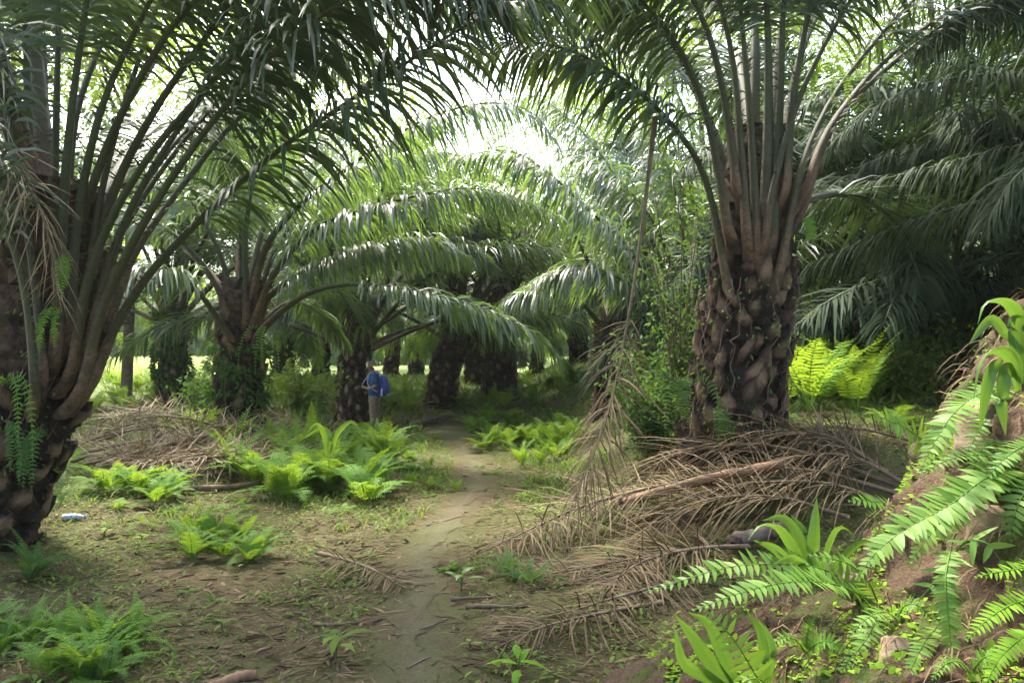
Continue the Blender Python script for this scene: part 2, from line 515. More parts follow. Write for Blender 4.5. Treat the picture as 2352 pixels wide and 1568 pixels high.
# ------------------------------------------------------------------ palms
def frond_geo(ctrl, seed, r0=.085, r1=.008, nleaf=95, leaf=.85, width=.042, droop=1.3, pet=.2, nseg=3, horiz=None, dead=False, ragged=.0, spines=True, tipang=55, m=30):
    """one palm frond: a tapering petiole and rachis (mesh 0) and its leaflets (mesh 1)"""
    rg = np.random.default_rng(seed)
    pts, Ln = catmull(ctrl, m)
    h = pts[-1] - pts[0] if horiz is None else np.asarray(horiz, float)
    h = np.array([h[0], h[1], 0]);
    if np.linalg.norm(h) < .05:
        h = np.array([1.0, 0, 0])
    h = unit(h)
    S0 = np.cross(h, [0, 0, 1.0])
    u = np.linspace(0, 1, m)
    rad = r0 * (1 - u) ** 1.25 * (1 + .25 * np.exp(-u * 16)) + r1
    rb = MB(); rb.add(*tube(pts, rad, 6, .62, S0, u))
    T = unit(np.gradient(pts, axis=0))
    lb = MB()
    uu = pet + (1 - pet) * (np.arange(nleaf) + .5) / nleaf
    for sgn in (-1, 1):
        ul = np.clip(uu + rg.normal(0, .003, nleaf), pet * .96, .998)
        keep = rg.random(nleaf) >= ragged
        ul = ul[keep]; k = len(ul)
        P = np.stack([np.interp(ul, u, pts[:, i]) for i in range(3)], 1)
        t = unit(np.stack([np.interp(ul, u, T[:, i]) for i in range(3)], 1))
        S = unit(S0 - t * (t @ S0)[:, None]); Nn = np.cross(S, t)
        v = np.clip((ul - pet) / (1 - pet), 0, 1)
        A = np.radians(22 + (tipang - 22) * v ** 1.5 + rg.normal(0, 7, k))
        el = rg.choice([-.25, .12, .5], k) + rg.normal(0, .16, k)
        D = S * (sgn * np.cos(A) * np.cos(el))[:, None] + t * np.sin(A)[:, None] + Nn * (np.sin(el))[:, None]
        W = np.cross(D, Nn) + rg.normal(0, .25, (k, 3))
        Ll = leaf * (.22 + .78 * np.clip(np.sin(PI * np.clip(v * .80 + .13, 0, 1)), 0, 1) ** .8) * rg.uniform(.82, 1.08, k)
        wd = width * (.55 + .45 * np.sin(PI * np.clip(v * .8 + .15, 0, 1))) * rg.uniform(.8, 1.15, k)
        P = P + S * (sgn * np.interp(ul, u, rad) * .7)[:, None]
        g = droop * rg.uniform(.55, 1.35, k) * (.7 + .5 * v)
        lb.add(*strips(P, unit(D), unit(W), Ll, wd, g, nseg, rg.uniform(.15, .85, k)))
    if spines:
        k = 26
        for sgn in (-1, 1):
            ul = np.sort(rg.uniform(pet * .35, pet * 1.05, k))
            P = np.stack([np.interp(ul, u, pts[:, i]) for i in range(3)], 1)
            t = unit(np.stack([np.interp(ul, u, T[:, i]) for i in range(3)], 1))
            S = unit(S0 - t * (t @ S0)[:, None])
            rb.add(*strips(P + S * (sgn * np.interp(ul, u, rad) * .85)[:, None], unit(S * sgn + t * .35 + rg.normal(0, .15, (k, 3))), t, rg.uniform(.05, .12, k), .014, .1, 2, .3))
    return rb, lb


def arch(e0, bend, length, p=1.6, m=14):
    """a frond's curve in its own upright plane, leaving the origin along +X"""
    s = np.linspace(0, 1, m); out = [np.zeros(3)]
    for k in range(m - 1):
        a = math.radians(e0 - bend * ((s[k] + s[k + 1]) / 2) ** p)
        out.append(out[-1] + np.array([math.cos(a), 0, math.sin(a)]) * length / (m - 1))
    return np.array(out)


def trunk_geo(path, r0, r1, seed, nst=70, stub=(.2, .3), flare=.15, rough=.05, tmax=.8):
    """a palm trunk: a fibrous core, spiralling ragged cut leaf bases, loose fibre"""
    rg = np.random.default_rng(seed)
    m, ns = 60, 30
    pts, Ln = catmull(path, m)
    u = np.linspace(0, 1, m)
    rad = (r0 + (r1 - r0) * np.clip(u, 0, 1)) * (1 + flare * np.exp(-u * 9))
    tb = MB()
    V, Q, T = tube(pts, rad, ns)
    c = np.repeat(pts, ns, 0); dirn = unit(V - c)
    V = V + dirn * (rough * rg.normal(0, .6, len(V)))[:, None]
    tb.add(V, Q, .10 + .2 * rg.random(len(V)) + .22 * np.repeat(ss(tmax - .1, tmax + .2, u), ns))
    Tn = unit(np.gradient(pts, axis=0))
    for i in range(nst):
        t = (i + .5) / nst
        if t > tmax or rg.random() < .10:
            continue
        az = i * 2.39996 + rg.normal(0, .10)
        P = np.array([np.interp(t, u, pts[:, k]) for k in range(3)])
        ax = unit(np.array([np.interp(t, u, Tn[:, k]) for k in range(3)]))
        rr = np.interp(t, u, rad)
        a0 = unit(np.cross(ax, [0, 1.0, 0])); a1 = np.cross(ax, a0)
        o = a0 * math.cos(az) + a1 * math.sin(az); s = np.cross(ax, o)
        w = rg.uniform(*stub) * .5 * rg.uniform(.75, 1.15); Ls = rg.uniform(.20, .40) * min(1, rr / .42)
        tilt = rg.uniform(.06, .24) + (.15 if rg.random() < .12 else 0)
        cut = rg.uniform(.15, .55)
        prof = [.25, .8, 1, .78, cut]; out = [-.03, .02, .03 + tilt * Ls * .5, .022 + tilt * Ls * .85, .01 + tilt * Ls]
        tw = rg.normal(0, .2)
        rows = []
        for k in range(5):
            c = P + o * (rr + out[k]) + ax * (Ls * (k / 4 - .35)) + s * (tw * Ls * k / 4)
            for j, e in ((-1, -.04), (-.45, .012), (.45, .012), (1, -.04)):
                rows.append(c + s * (w * prof[k] * j) + o * e + ax * (rg.normal(0, .035) if k == 4 else rg.normal(0, .008)) + o * rg.normal(0, .008))
        for j in (-1, -.45, .45, 1):        # the broken end has thickness
            rows.append(P + o * (rr - .03) + ax * (Ls * .60) + s * (w * .25 * j + tw * Ls))
        Q = [(k * 4 + j, k * 4 + j + 1, (k + 1) * 4 + j + 1, (k + 1) * 4 + j) for k in range(5) for j in range(3)]
        tn = np.tile([.45, 1, 1, .45], 6) * np.repeat(np.array([.25, .6, 1, .95, .5, .05]), 4) * rg.uniform(.35, 1.0)
        tb.add(np.array(rows), Q, tn)
    k = int(nst * 5.0)                       # loose fibres and roots
    t = rg.random(k); az = rg.uniform(0, 2 * PI, k)
    P = np.stack([np.interp(t, u, pts[:, i]) for i in range(3)], 1)
    rr = np.interp(t, u, rad)
    o = np.stack([np.cos(az), np.sin(az), 0 * az], 1)
    tb.add(*strips(P + o * rr[:, None], unit(o + rg.normal(0, .5, (k, 3))), unit(np.cross(o, [0, 0, 1.0])), rg.uniform(.08, .30, k), .008, 2.2, 3, rg.uniform(.05, .6, k)))
    return tb


# shared fronds of the farther palms, by how steeply they leave the crown
FROND_CLASSES = [(84, 50, 5.2), (74, 70, 5.8), (62, 85, 6.0), (48, 92, 6.0), (32, 90, 5.8), (14, 80, 5.4), (-12, 62, 4.8)]
SHARED = {}


def shared_frond(cls, var, lod, mat):
    key = (cls, var, lod, mat.name)
    if key not in SHARED:
        e0, bend, ln = FROND_CLASSES[cls]
        rg = np.random.default_rng(cls * 31 + var)
        ctrl = arch(e0 + rg.normal(0, 3), bend + rg.normal(0, 8), ln * rg.uniform(.92, 1.06))
        ctrl[:, 1] += np.linspace(0, 1, len(ctrl)) ** 2 * rg.normal(0, .45)
        kw = dict(nleaf=130, width=.042, nseg=3, r0=.08) if lod == 0 else dict(nleaf=75, width=.060, nseg=2, r0=.07, spines=False, m=16)
        rb, lb = frond_geo(ctrl, 1000 + cls * 7 + var, leaf=.9, droop=1.5, pet=.28, horiz=(1, 0, 0), **kw)
        if lod == 0:
            SHARED[key] = (rb.mesh('frond', M_RACHIS), lb.mesh('leaflets', mat))
        else:
            b = MB(); b.merge(rb, mi=0); b.merge(lb, mi=1)
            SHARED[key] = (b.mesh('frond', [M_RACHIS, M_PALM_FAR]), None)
    return SHARED[key]


def add_crown(root, top, n, seed, lod, r=.35, height=1.0, scale=1.0, az0=None, emin=5, skip=None, mat=None):
    """fronds spiralling round the growing point, steep young ones in the middle"""
    rg = np.random.default_rng(seed)
    a0 = rg.uniform(0, 6.28) if az0 is None else az0
    for i in range(n):
        age = (i + .5) / n
        az = a0 + i * 2.39996 + rg.normal(0, .1)
        if skip and skip(az % (2 * PI), age):
            continue
        e = 88 - (88 - emin) * age ** 1.05
        cls = int(np.argmin([abs(c[0] - e) for c in FROND_CLASSES]))
        me, lf = shared_frond(cls, int(rg.integers(0, 2)), lod, mat or M_PALM)
        p = np.asarray(top) + np.array([math.cos(az), math.sin(az), 0]) * r * (.25 + .7 * age) + np.array([0, 0, -height * age ** .8])
        s = scale * rg.uniform(.88, 1.08)
        o = link('frond', me, root, p, (rg.normal(0, .05), rg.normal(0, .05), az), s)
        if lf is not None:
            link('leaflets', lf, o)


def hero_frond(root, origin, pts, seed, axis=None, mat=None, **kw):
    ctrl = np.array([PT(*p) for p in pts])
    if axis is not None:                # the stalk's broad foot grips the trunk
        p = ctrl[0]; ax, _ = catmull(axis, 40)
        k = int(np.argmin(np.abs(ax[:, 2] - (p[2] - .24)))); a = ax[k]
        st = a + (p - a) * .66; st[2] = a[2]
        ctrl = np.vstack([st, ctrl])
    ctrl = ctrl - origin
    rb, lb = frond_geo(ctrl, seed, **kw)
    o = link('frond', rb.mesh('frond', M_RACHIS), root)
    link('leaflets', lb.mesh('leaflets', mat or M_PALM), o)
    return o


def palm_root(label, base, group=None):
    r = empty('oil_palm', base)
    return tag(r, label, 'palm tree', group)


# --- the big palm at the left edge
def px_trunk(pts):
    return np.array([PT(*p) for p in pts])


def sunk(pts, dz=.35):
    """lengthen a trunk a little below the soil"""
    p = np.array(pts, float)
    z = float(ground_z(p[0][0], p[0][1]))
    first = p[0].copy(); first[2] = z - dz
    return np.vstack([first, p[1:]]), np.array([p[0][0], p[0][1], z])


tp, base = sunk(px_trunk([(-85, 1235, 7.0), (-20, 1080, 7), (55, 940, 7), (100, 780, 7), (118, 560, 7), (125, 420, 7)]))
LP = palm_root('huge leaning oil palm at the left edge with thick green frond stalks', base)
link('trunk', trunk_geo(tp - base, .47, .38, 11, 130, (.16, .24), tmax=.5).mesh('trunk', M_TRUNK, False), LP)
L_FRONDS = [   # points, where the leaflets begin
    ([(158, 760, 6.65), (172, 560, 6.7), (196, 400, 6.7), (240, 230, 6.7), (312, 70, 6.6), (400, -90, 6.5), (540, -250, 6.2), (720, -340, 5.9)], .52),
    ([(190, 690, 6.9), (222, 500, 6.9), (262, 320, 6.95), (315, 150, 7), (368, 0, 7.1), (460, -160, 7.3), (600, -300, 7.8), (800, -380, 8.3)], .5),
    ([(150, 680, 7.2), (165, 330, 7.4), (205, 170, 7.6), (275, 20, 7.9), (370, -120, 8.3), (520, -200, 9), (700, -190, 9.8)], .45),
    ([(205, 640, 7), (262, 440, 6.9), (340, 280, 6.8), (440, 130, 6.7), (560, -20, 6.6), (700, -140, 6.5), (900, -200, 6.3), (1100, -170, 6.1)], .5),
    ([(165, 850, 6.6), (200, 650, 6.5), (262, 490, 6.45), (353, 345, 6.4), (479, 195, 6.3), (630, 15, 6.1), (760, -110, 6), (920, -170, 5.9), (1080, -140, 5.8)], .52),
    ([(200, 800, 6.75), (245, 620, 6.75), (310, 460, 6.8), (395, 318, 6.85), (504, 170, 6.9), (610, 50, 7), (740, -60, 7.2), (900, -110, 7.5), (1060, -80, 7.8)], .5),
    ([(235, 780, 7), (300, 600, 7.1), (370, 490, 7.3), (440, 400, 7.5), (510, 312, 7.7), (610, 212, 8.0), (740, 100, 8.5), (900, 20, 9.1), (1060, -20, 9.8), (1220, 10, 10.5)], .4),
    ([(212, 880, 6.9), (265, 750, 6.9), (350, 620, 6.8), (504, 462, 6.6), (650, 337, 6.4), (762, 260, 6.3), (885, 176, 6.2), (973, 120, 6.1), (1079, 53, 6.0), (1177, 0, 5.9), (1290, -40, 5.8), (1400, -40, 5.7)], .36),
    ([(188, 890, 6.6), (232, 720, 6.5), (320, 530, 6.3), (450, 330, 6.1), (610, 140, 5.9), (780, 10, 5.7), (960, -60, 5.6), (1130, -50, 5.5), (1290, 20, 5.4)], .5),
    ([(180, 780, 7.2), (255, 580, 7.4), (380, 380, 7.6), (530, 200, 7.9), (680, 60, 8.2), (800, -30, 8.5), (920, -70, 8.8)], .45),
    ([(140, 720, 6.9), (205, 450, 6.8), (300, 220, 6.6), (430, 20, 6.4), (600, -110, 6.2), (800, -140, 6), (1000, -80, 5.9), (1170, 40, 5.8)], .5),
    ([(225, 700, 7.3), (300, 480, 7.6), (410, 320, 8), (540, 210, 8.5), (670, 140, 9.1), (800, 120, 9.8), (900, 170, 10.4)], .4),
    ([(80, 900, 6.45), (62, 700, 6.3), (25, 554, 6.2), (-40, 420, 6.1), (-160, 280, 5.9), (-320, 200, 5.7), (-500, 220, 5.5)], .45),
    ([(100, 860, 6.55), (78, 640, 6.5), (44, 420, 6.4), (0, 200, 6.3), (-60, 0, 6.2), (-160, -200, 6.1), (-320, -330, 6)], .5),
    ([(118, 700, 6.7), (126, 400, 6.8), (133, 120, 6.9), (140, -150, 7.0), (165, -380, 7.1), (210, -560, 7.2)], .5),
    ([(70, 640, 7.0), (66, 320, 7.1), (55, 0, 7.2), (25, -250, 7.4), (-60, -480, 7.6)], .5),
    ([(95, 560, 7.4), (100, 250, 7.7), (90, -30, 8.2), (60, -220, 8.9), (0, -330, 9.8)], .45),
    ([(130, 800, 6.55), (140, 560, 6.5), (158, 320, 6.45), (185, 100, 6.4), (225, -120, 6.3), (300, -320, 6.1), (420, -470, 5.9)], .55),
]
for i, (f, lb_) in enumerate(L_FRONDS):
    hero_frond(LP, base, f, axis=tp, seed=100 + i, r0=.056, nleaf=int(240 * (1 - lb_)), leaf=.85, width=.034, droop=1.8, pet=lb_, nseg=4)
add_crown(LP, tp[-1] - base + np.array([0, 0, .15]), 15, 5, 0, r=.3, height=1.3, scale=1.05, emin=20,
          skip=lambda a, g: (a < R(70) or a > R(270)))

# --- the big palm right of the path
tp, base = sunk(px_trunk([(1682, 1015, 8.5), (1690, 900, 8.5), (1712, 760, 8.5), (1728, 620, 8.5), (1738, 450, 8.5), (1742, 300, 8.5)]))
RP = palm_root('tall oil palm with dark diamond scarred trunk right of the path', base)
link('trunk', trunk_geo(tp - base, .50, .30, 12, 230, (.15, .22), .08, tmax=.66).mesh('trunk', M_TRUNK, False), RP)
R_FRONDS = [   # points, where the leaflets begin
    ([(1668, 640, 8.2), (1646, 520, 8.15), (1625, 428, 8.1), (1588, 345, 8), (1500, 240, 7.9), (1400, 162, 7.9), (1290, 110, 8), (1180, 95, 8.1), (1080, 115, 8.3)], .42),
    ([(1690, 640, 8.05), (1653, 403, 8.0), (1612, 227, 7.9), (1562, 116, 7.8), (1490, 20, 7.7), (1390, -60, 7.6), (1260, -100, 7.5), (1120, -80, 7.4)], .5),
    ([(1680, 600, 8.3), (1638, 330, 8.3), (1575, 150, 8.3), (1470, 20, 8.3), (1330, -50, 8.3), (1180, -40, 8.3), (1040, 30, 8.4)], .42),
    ([(1708, 600, 8.0), (1680, 330, 8), (1640, 120, 7.9), (1587, -10, 7.9), (1510, -130, 7.8), (1400, -230, 7.7), (1250, -280, 7.6)], .55),
    ([(1722, 650, 7.98), (1702, 353, 8.0), (1683, 141, 8), (1648, -10, 7.9), (1590, -170, 7.8), (1500, -330, 7.7), (1380, -430, 7.6)], .55),
    ([(1738, 560, 8.0), (1725, 300, 8.0), (1708, 100, 8.0), (1690, -60, 8.0), (1650, -260, 8), (1580, -430, 7.9)], .55),
    ([(1752, 630, 7.98), (1762, 400, 8.0), (1765, 200, 8.0), (1761, 0, 7.9), (1750, -200, 7.8), (1730, -420, 7.4)], .55),
    ([(1770, 600, 8.02), (1784, 380, 8.0), (1794, 180, 8.0), (1800, 0, 7.9), (1812, -200, 7.8), (1830, -420, 7.6)], .55),
    ([(1790, 640, 8.0), (1806, 420, 7.95), (1826, 202, 7.9), (1864, 0, 7.85), (1915, -170, 7.8), (2000, -340, 7.6), (2100, -430, 7.4)], .55),
    ([(1742, 680, 7.96), (1775, 440, 7.92), (1836, 227, 7.9), (1915, 66, 7.8), (1975, -30, 7.7), (2070, -150, 7.6), (2210, -260, 7.4), (2380, -290, 7.2)], .5),
    ([(1784, 660, 8.0), (1838, 400, 7.98), (1912, 227, 8.0), (2012, 95, 8), (2100, 0, 8.1), (2210, -90, 8.2), (2360, -140, 8.3), (2520, -110, 8.5)], .47),
    ([(1808, 610, 8.15), (1880, 350, 8.2), (1960, 220, 8.3), (2060, 115, 8.4), (2170, 35, 8.6), (2310, -30, 8.8), (2460, -40, 9), (2600, 0, 9.2)], .45),
    ([(1814, 570, 8.3), (1905, 302, 8.4), (2016, 176, 8.5), (2142, 76, 8.7), (2262, 5, 8.9), (2400, -40, 9.1), (2550, -40, 9.3), (2700, 10, 9.6)], .42),
    ([(1700, 520, 8.7), (1640, 300, 9), (1560, 160, 9.5), (1450, 70, 10), (1320, 30, 10.5), (1200, 50, 11)], .4),
    ([(1730, 420, 8.9), (1735, 120, 9.2), (1725, -60, 9.8), (1700, -180, 10.6), (1660, -230, 11.5)], .5),
    ([(1790, 430, 8.9), (1830, 160, 9.2), (1900, 0, 9.8), (2000, -90, 10.5), (2120, -110, 11.4)], .45),
    ([(1765, 430, 9.0), (1785, 160, 9.4), (1810, -30, 10), (1850, -130, 10.8), (1900, -170, 11.8)], .5),
]
for i, (f, lb_) in enumerate(R_FRONDS):
    cc, _ = catmull(f, 46); f = [tuple(v) for v in cc[int((i * .618) % 1 * 9):][::3]] + [f[-1]]
    hero_frond(RP, base, f, axis=tp, seed=200 + i, r0=.064, nleaf=int(240 * (1 - lb_)), leaf=.86, width=.036, droop=1.9, pet=lb_, nseg=4)
add_crown(RP, tp[-1] - base + np.array([0, 0, .1]), 12, 15, 0, r=.35, height=1.2, scale=1.05, emin=20,
          skip=lambda a, g: not (R(20) < a < R(125)))

# --- the palm standing out of frame at the right, whose fronds hang into view
base = np.array([8.6, 9.8, float(ground_z(8.6, 9.8))])
XP = palm_root('oil palm beyond the right edge with dark fronds hanging into view', base)
tp = np.array([[8.6, 9.8, base[2] - .3], [8.6, 9.8, 2.4], [8.65, 9.8, 4.0]])
link('trunk', trunk_geo(tp - base, .46, .38, 13, 60).mesh('trunk', M_TRUNK, False), XP)
X_FRONDS = [
    [(2700, 300, 10), (2560, 200, 10), (2440, 175, 10), (2300, 172, 10), (2190, 182, 10), (2090, 205, 10), (1980, 270, 10), (1900, 340, 10)],
    [(2700, 420, 9.8), (2560, 350, 9.9), (2430, 330, 10), (2300, 345, 10.2), (2142, 385, 10.4), (1990, 425, 10.6), (1860, 480, 10.8)],
    [(2700, 470, 9.6), (2560, 440, 9.7), (2400, 440, 9.9), (2250, 465, 10.2), (2116, 502, 10.6), (2000, 546, 11), (1850, 612, 11.4)],
    [(2700, 380, 9.2), (2560, 330, 8.8), (2440, 345, 8.5), (2340, 400, 8.3), (2270, 500, 8.2)],
    [(2700, 200, 9.6), (2580, 60, 9.2), (2470, 10, 9), (2340, 0, 8.8), (2210, 40, 8.6), (2100, 120, 8.5)],
    [(2700, 250, 10.6), (2600, 80, 11.2), (2480, 30, 11.6), (2340, 50, 12), (2210, 110, 12.4), (2080, 220, 12.8)],
    [(2700, 340, 10.4), (2560, 260, 11), (2420, 240, 11.4), (2270, 270, 11.8), (2130, 330, 12.2), (2010, 420, 12.6)],
]
for i, f in enumerate(X_FRONDS):
    hero_frond(XP, base, f, 300 + i, axis=None, mat=M_PALM_SHADED, r0=.085, nleaf=165, leaf=.82, width=.032, droop=2.4, pet=.12, nseg=4)
add_crown(XP, tp[-1] - base, 26, 25, 0, r=.35, height=1.0, emin=15, scale=1.2, mat=M_PALM_SHADED, skip=lambda a, g: R(115) < a < R(250))

# --- the mid-distance palms
def mid_palm(label, trunk_px, r0, r1, fronds, n, seed, lod=0, mat=None, emin=5, skip=None, nst=120, scale=1.0, group=None, height=.8, frkw=None, stub=(.15, .21), leaf_m=None):
    tp, base = sunk(px_trunk(trunk_px))
    root = palm_root(label, base, group)
    link('trunk', trunk_geo(tp - base, r0, r1, seed, nst, stub, tmax=.72).mesh('trunk', mat or M_TRUNK, False), root)
    for i, f in enumerate(fronds):
        kw = dict(r0=.085, nleaf=130, leaf=.9, width=.044, droop=2.2, pet=.42, nseg=3); kw.update(frkw or {})
        if isinstance(f, dict):
            kw.update(f['kw']); f = f['pts']
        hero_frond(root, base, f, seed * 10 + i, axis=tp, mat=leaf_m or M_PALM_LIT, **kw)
    if n:
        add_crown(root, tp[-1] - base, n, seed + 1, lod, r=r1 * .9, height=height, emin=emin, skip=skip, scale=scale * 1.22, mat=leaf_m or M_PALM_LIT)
    return root


lowfront = lambda a, g: g > .55 and R(200) < a < R(340)
BACK = dict(leaf=1.0, width=.05, droop=2.4, nleaf=120, pet=.25, nseg=3)
ARCH = dict(leaf=.88, width=.040, droop=2.8, nleaf=190, pet=.24, nseg=4)
P2 = mid_palm('stout oil palm with ferns at its foot behind the left dead frond heap',
    [(545, 985, 14), (548, 900, 14), (553, 800, 14), (556, 700, 14), (560, 640, 14)], .40, .36, [
    [(566, 731, 13.7), (563, 551, 13.7), (585, 400, 13.6), (615, 270, 13.5), (660, 170, 13.4)],
    [(556, 720, 13.8), (553, 551, 13.8), (540, 400, 13.9), (505, 280, 14), (450, 200, 14)],
    {'pts': [(578, 690, 13.8), (612, 565, 13.6), (690, 470, 13.3), (795, 388, 13.0), (905, 312, 12.7), (992, 268, 12.5), (1102, 238, 12.3), (1190, 244, 12.2), (1240, 275, 12.1), (1280, 335, 12.1)], 'kw': ARCH},
    {'pts': [(588, 730, 13.7), (632, 625, 13.4), (729, 522, 13.1), (861, 476, 12.8), (992, 442, 12.6), (1080, 432, 12.5), (1168, 448, 12.4), (1285, 500, 12.3)], 'kw': ARCH},
    {'pts': [(595, 740, 13.8), (620, 680, 13.7), (685, 630, 13.6), (795, 582, 13.5), (905, 556, 13.4), (992, 549, 13.4), (1075, 590, 13.4)], 'kw': ARCH},
    {'pts': [(585, 710, 14.0), (640, 560, 14.2), (740, 440, 14.4), (880, 370, 14.6), (1020, 350, 14.8), (1120, 390, 15)], 'kw': ARCH},
    {'pts': [(600, 760, 13.6), (650, 712, 13.3), (706, 675, 13.1), (780, 655, 12.9), (880, 656, 12.6), (990, 676, 12.4), (1110, 708, 12.2), (1220, 760, 12), (1290, 830, 12)], 'kw': dict(leaf=.72)},
    [(530, 730, 13.7), (475, 620, 13.6), (400, 540, 13.5), (300, 490, 13.4), (180, 480, 13.3), (60, 520, 13.2)],
    [(540, 700, 13.8), (495, 560, 13.8), (420, 440, 13.8), (320, 360, 13.8), (200, 330, 13.8)],
    [(525, 770, 13.6), (455, 670, 13.2), (390, 620, 12.8), (310, 610, 12.4), (230, 650, 12.1)],
    [(570, 690, 14.2), (600, 540, 14.5), (660, 400, 15), (740, 310, 15.5), (840, 260, 16)],
    {'pts': [(590, 760, 14.2), (650, 700, 14.5), (705, 700, 15), (760, 745, 15.4), (800, 800, 15.6)], 'kw': dict(leaf=.5)},
    ], 9, 40, skip=lambda a, g: R(200) < a or a < R(65))
P3 = mid_palm('oil palm directly behind the person, trunk beside the blue shirt',
    [(815, 955, 21), (812, 880, 21), (818, 800, 21), (822, 740, 21)], .42, .36, [
    [(838, 760, 20.6), (880, 690, 20.3), (960, 600, 20), (1060, 560, 19.6), (1140, 610, 19.4)],
    [(840, 770, 20.6), (900, 730, 20.3), (980, 680, 20), (1080, 690, 19.7), (1150, 760, 19.5)],
    [(805, 740, 20.7), (770, 640, 20.5), (700, 560, 20.3), (610, 530, 20)],
    [(800, 780, 20.6), (750, 700, 20.2), (680, 690, 19.9), (620, 740, 19.7)]], 32, 50, emin=24, skip=lowfront)
P4 = mid_palm('black trunked oil palm leaning to the right beyond the path end',
    [(1010, 908, 25), (1022, 850, 25), (1045, 790, 25), (1050, 730, 25)], .46, .42, [
    [(1062, 800, 24.6), (1110, 740, 24.3), (1180, 690, 24), (1270, 690, 23.8)]], 34, 60, emin=22, skip=lowfront)
P5 = mid_palm('black trunked oil palm standing upright beyond the path end',
    [(1150, 888, 27), (1148, 830, 27), (1152, 780, 27), (1152, 730, 27)], .58, .48, [], 34, 70, emin=22, skip=lowfront)
P6 = mid_palm('oil palm half hidden behind the hanging dead frond',
    [(1405, 930, 17), (1404, 860, 17), (1402, 790, 17), (1402, 735, 17)], .36, .34, [
    [(1385, 720, 16.8), (1350, 600, 16.7), (1290, 500, 16.6), (1200, 440, 16.5), (1100, 430, 16.4)],
    [(1415, 720, 16.8), (1425, 600, 16.8), (1470, 480, 16.8), (1540, 410, 16.8)],
    [(1380, 750, 16.7), (1330, 690, 16.4), (1250, 660, 16.2), (1160, 690, 16)]], 20, 80, emin=18, skip=lambda a, g: R(110) < a < R(340))
P7 = mid_palm('oil palm behind the shrub left of the tall right palm',
    [(1590, 900, 14), (1588, 850, 14), (1585, 790, 14), (1582, 740, 14)], .38, .36, [
    {'pts': [(1560, 790, 13.8), (1516, 685, 13.7), (1432, 558, 13.6), (1344, 475, 13.5), (1256, 395, 13.4), (1168, 347, 13.3), (1036, 360, 13.2)], 'kw': ARCH},
    {'pts': [(1565, 740, 14.5), (1500, 560, 15), (1410, 400, 15.6), (1344, 310, 16), (1278, 250, 16.3), (1225, 220, 16.6), (1160, 230, 16.8)], 'kw': dict(ARCH, leaf=.9)},
    [(1556, 800, 13.7), (1510, 720, 13.5), (1440, 650, 13.3), (1340, 610, 13.1), (1240, 640, 12.9)],
    [(1575, 740, 14), (1540, 600, 14.2), (1480, 480, 14.4), (1390, 390, 14.6), (1290, 350, 14.8)],
    [(1580, 720, 14), (1570, 560, 14.2), (1540, 400, 14.4), (1480, 290, 14.6)]], 16, 90, skip=lambda a, g: R(100) < a < R(330))
P13 = mid_palm('pale backlit oil palm mostly hidden behind the tall right palm', [(1665, 890, 20), (1664, 800, 20), (1662, 700, 20), (1660, 640, 20)], .40, .36, [
    {'pts': [(1620, 640, 19.8), (1540, 450, 19.6), (1445, 320, 19.4), (1345, 255, 19.2), (1250, 260, 19), (1180, 315, 18.8)], 'kw': BACK},
    {'pts': [(1630, 600, 19.9), (1570, 390, 19.9), (1505, 250, 19.9), (1425, 175, 19.9), (1335, 160, 19.9)], 'kw': BACK},
    {'pts': [(1610, 680, 19.7), (1510, 530, 19.3), (1405, 440, 19), (1300, 405, 18.7), (1210, 440, 18.4)], 'kw': BACK},
    {'pts': [(1640, 590, 20.2), (1600, 360, 20.5), (1560, 220, 20.8), (1500, 120, 21), (1420, 80, 21.2)], 'kw': BACK},
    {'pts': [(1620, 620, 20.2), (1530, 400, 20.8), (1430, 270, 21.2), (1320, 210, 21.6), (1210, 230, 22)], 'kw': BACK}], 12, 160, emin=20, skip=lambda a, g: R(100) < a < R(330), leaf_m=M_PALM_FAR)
P8 = mid_palm('moss and creeper covered oil palm at the edge of the bright clearing',
    [(398, 892, 23), (397, 840, 23), (396, 780, 23), (398, 720, 23), (399, 690, 23)], .40, .36, [], 32, 110, mat=M_TRUNK_MOSS, emin=22, skip=lowfront)
P9 = mid_palm('dark oil palm at right behind the lime green ferns',
    [(1945, 870, 18), (1945, 800, 18), (1946, 730, 18), (1946, 660, 18)], .44, .40, [], 32, 120, emin=-10, leaf_m=M_PALM_SHADED)
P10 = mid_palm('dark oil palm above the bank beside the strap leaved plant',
    [(2175, 880, 17), (2175, 820, 17), (2172, 770, 17), (2172, 720, 17)], .44, .40, [], 32, 130, emin=-10, leaf_m=M_PALM_SHADED)
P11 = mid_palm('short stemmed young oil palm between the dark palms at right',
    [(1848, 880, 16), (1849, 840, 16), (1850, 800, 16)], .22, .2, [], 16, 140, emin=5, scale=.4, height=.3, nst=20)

P12 = mid_palm('oil palm added past the right edge to darken the gaps behind the first fronds', [(2480, 860, 14), (2478, 760, 14), (2476, 640, 14)], .42, .38, [  # added palm, trunk out of view, put in to darken the right side
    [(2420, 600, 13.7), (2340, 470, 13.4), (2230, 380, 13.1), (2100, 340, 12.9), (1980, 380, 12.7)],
    [(2440, 560, 13.8), (2400, 380, 13.7), (2310, 230, 13.6), (2190, 140, 13.5), (2060, 110, 13.5)]], 30, 150, emin=5, leaf_m=M_PALM_SHADED)

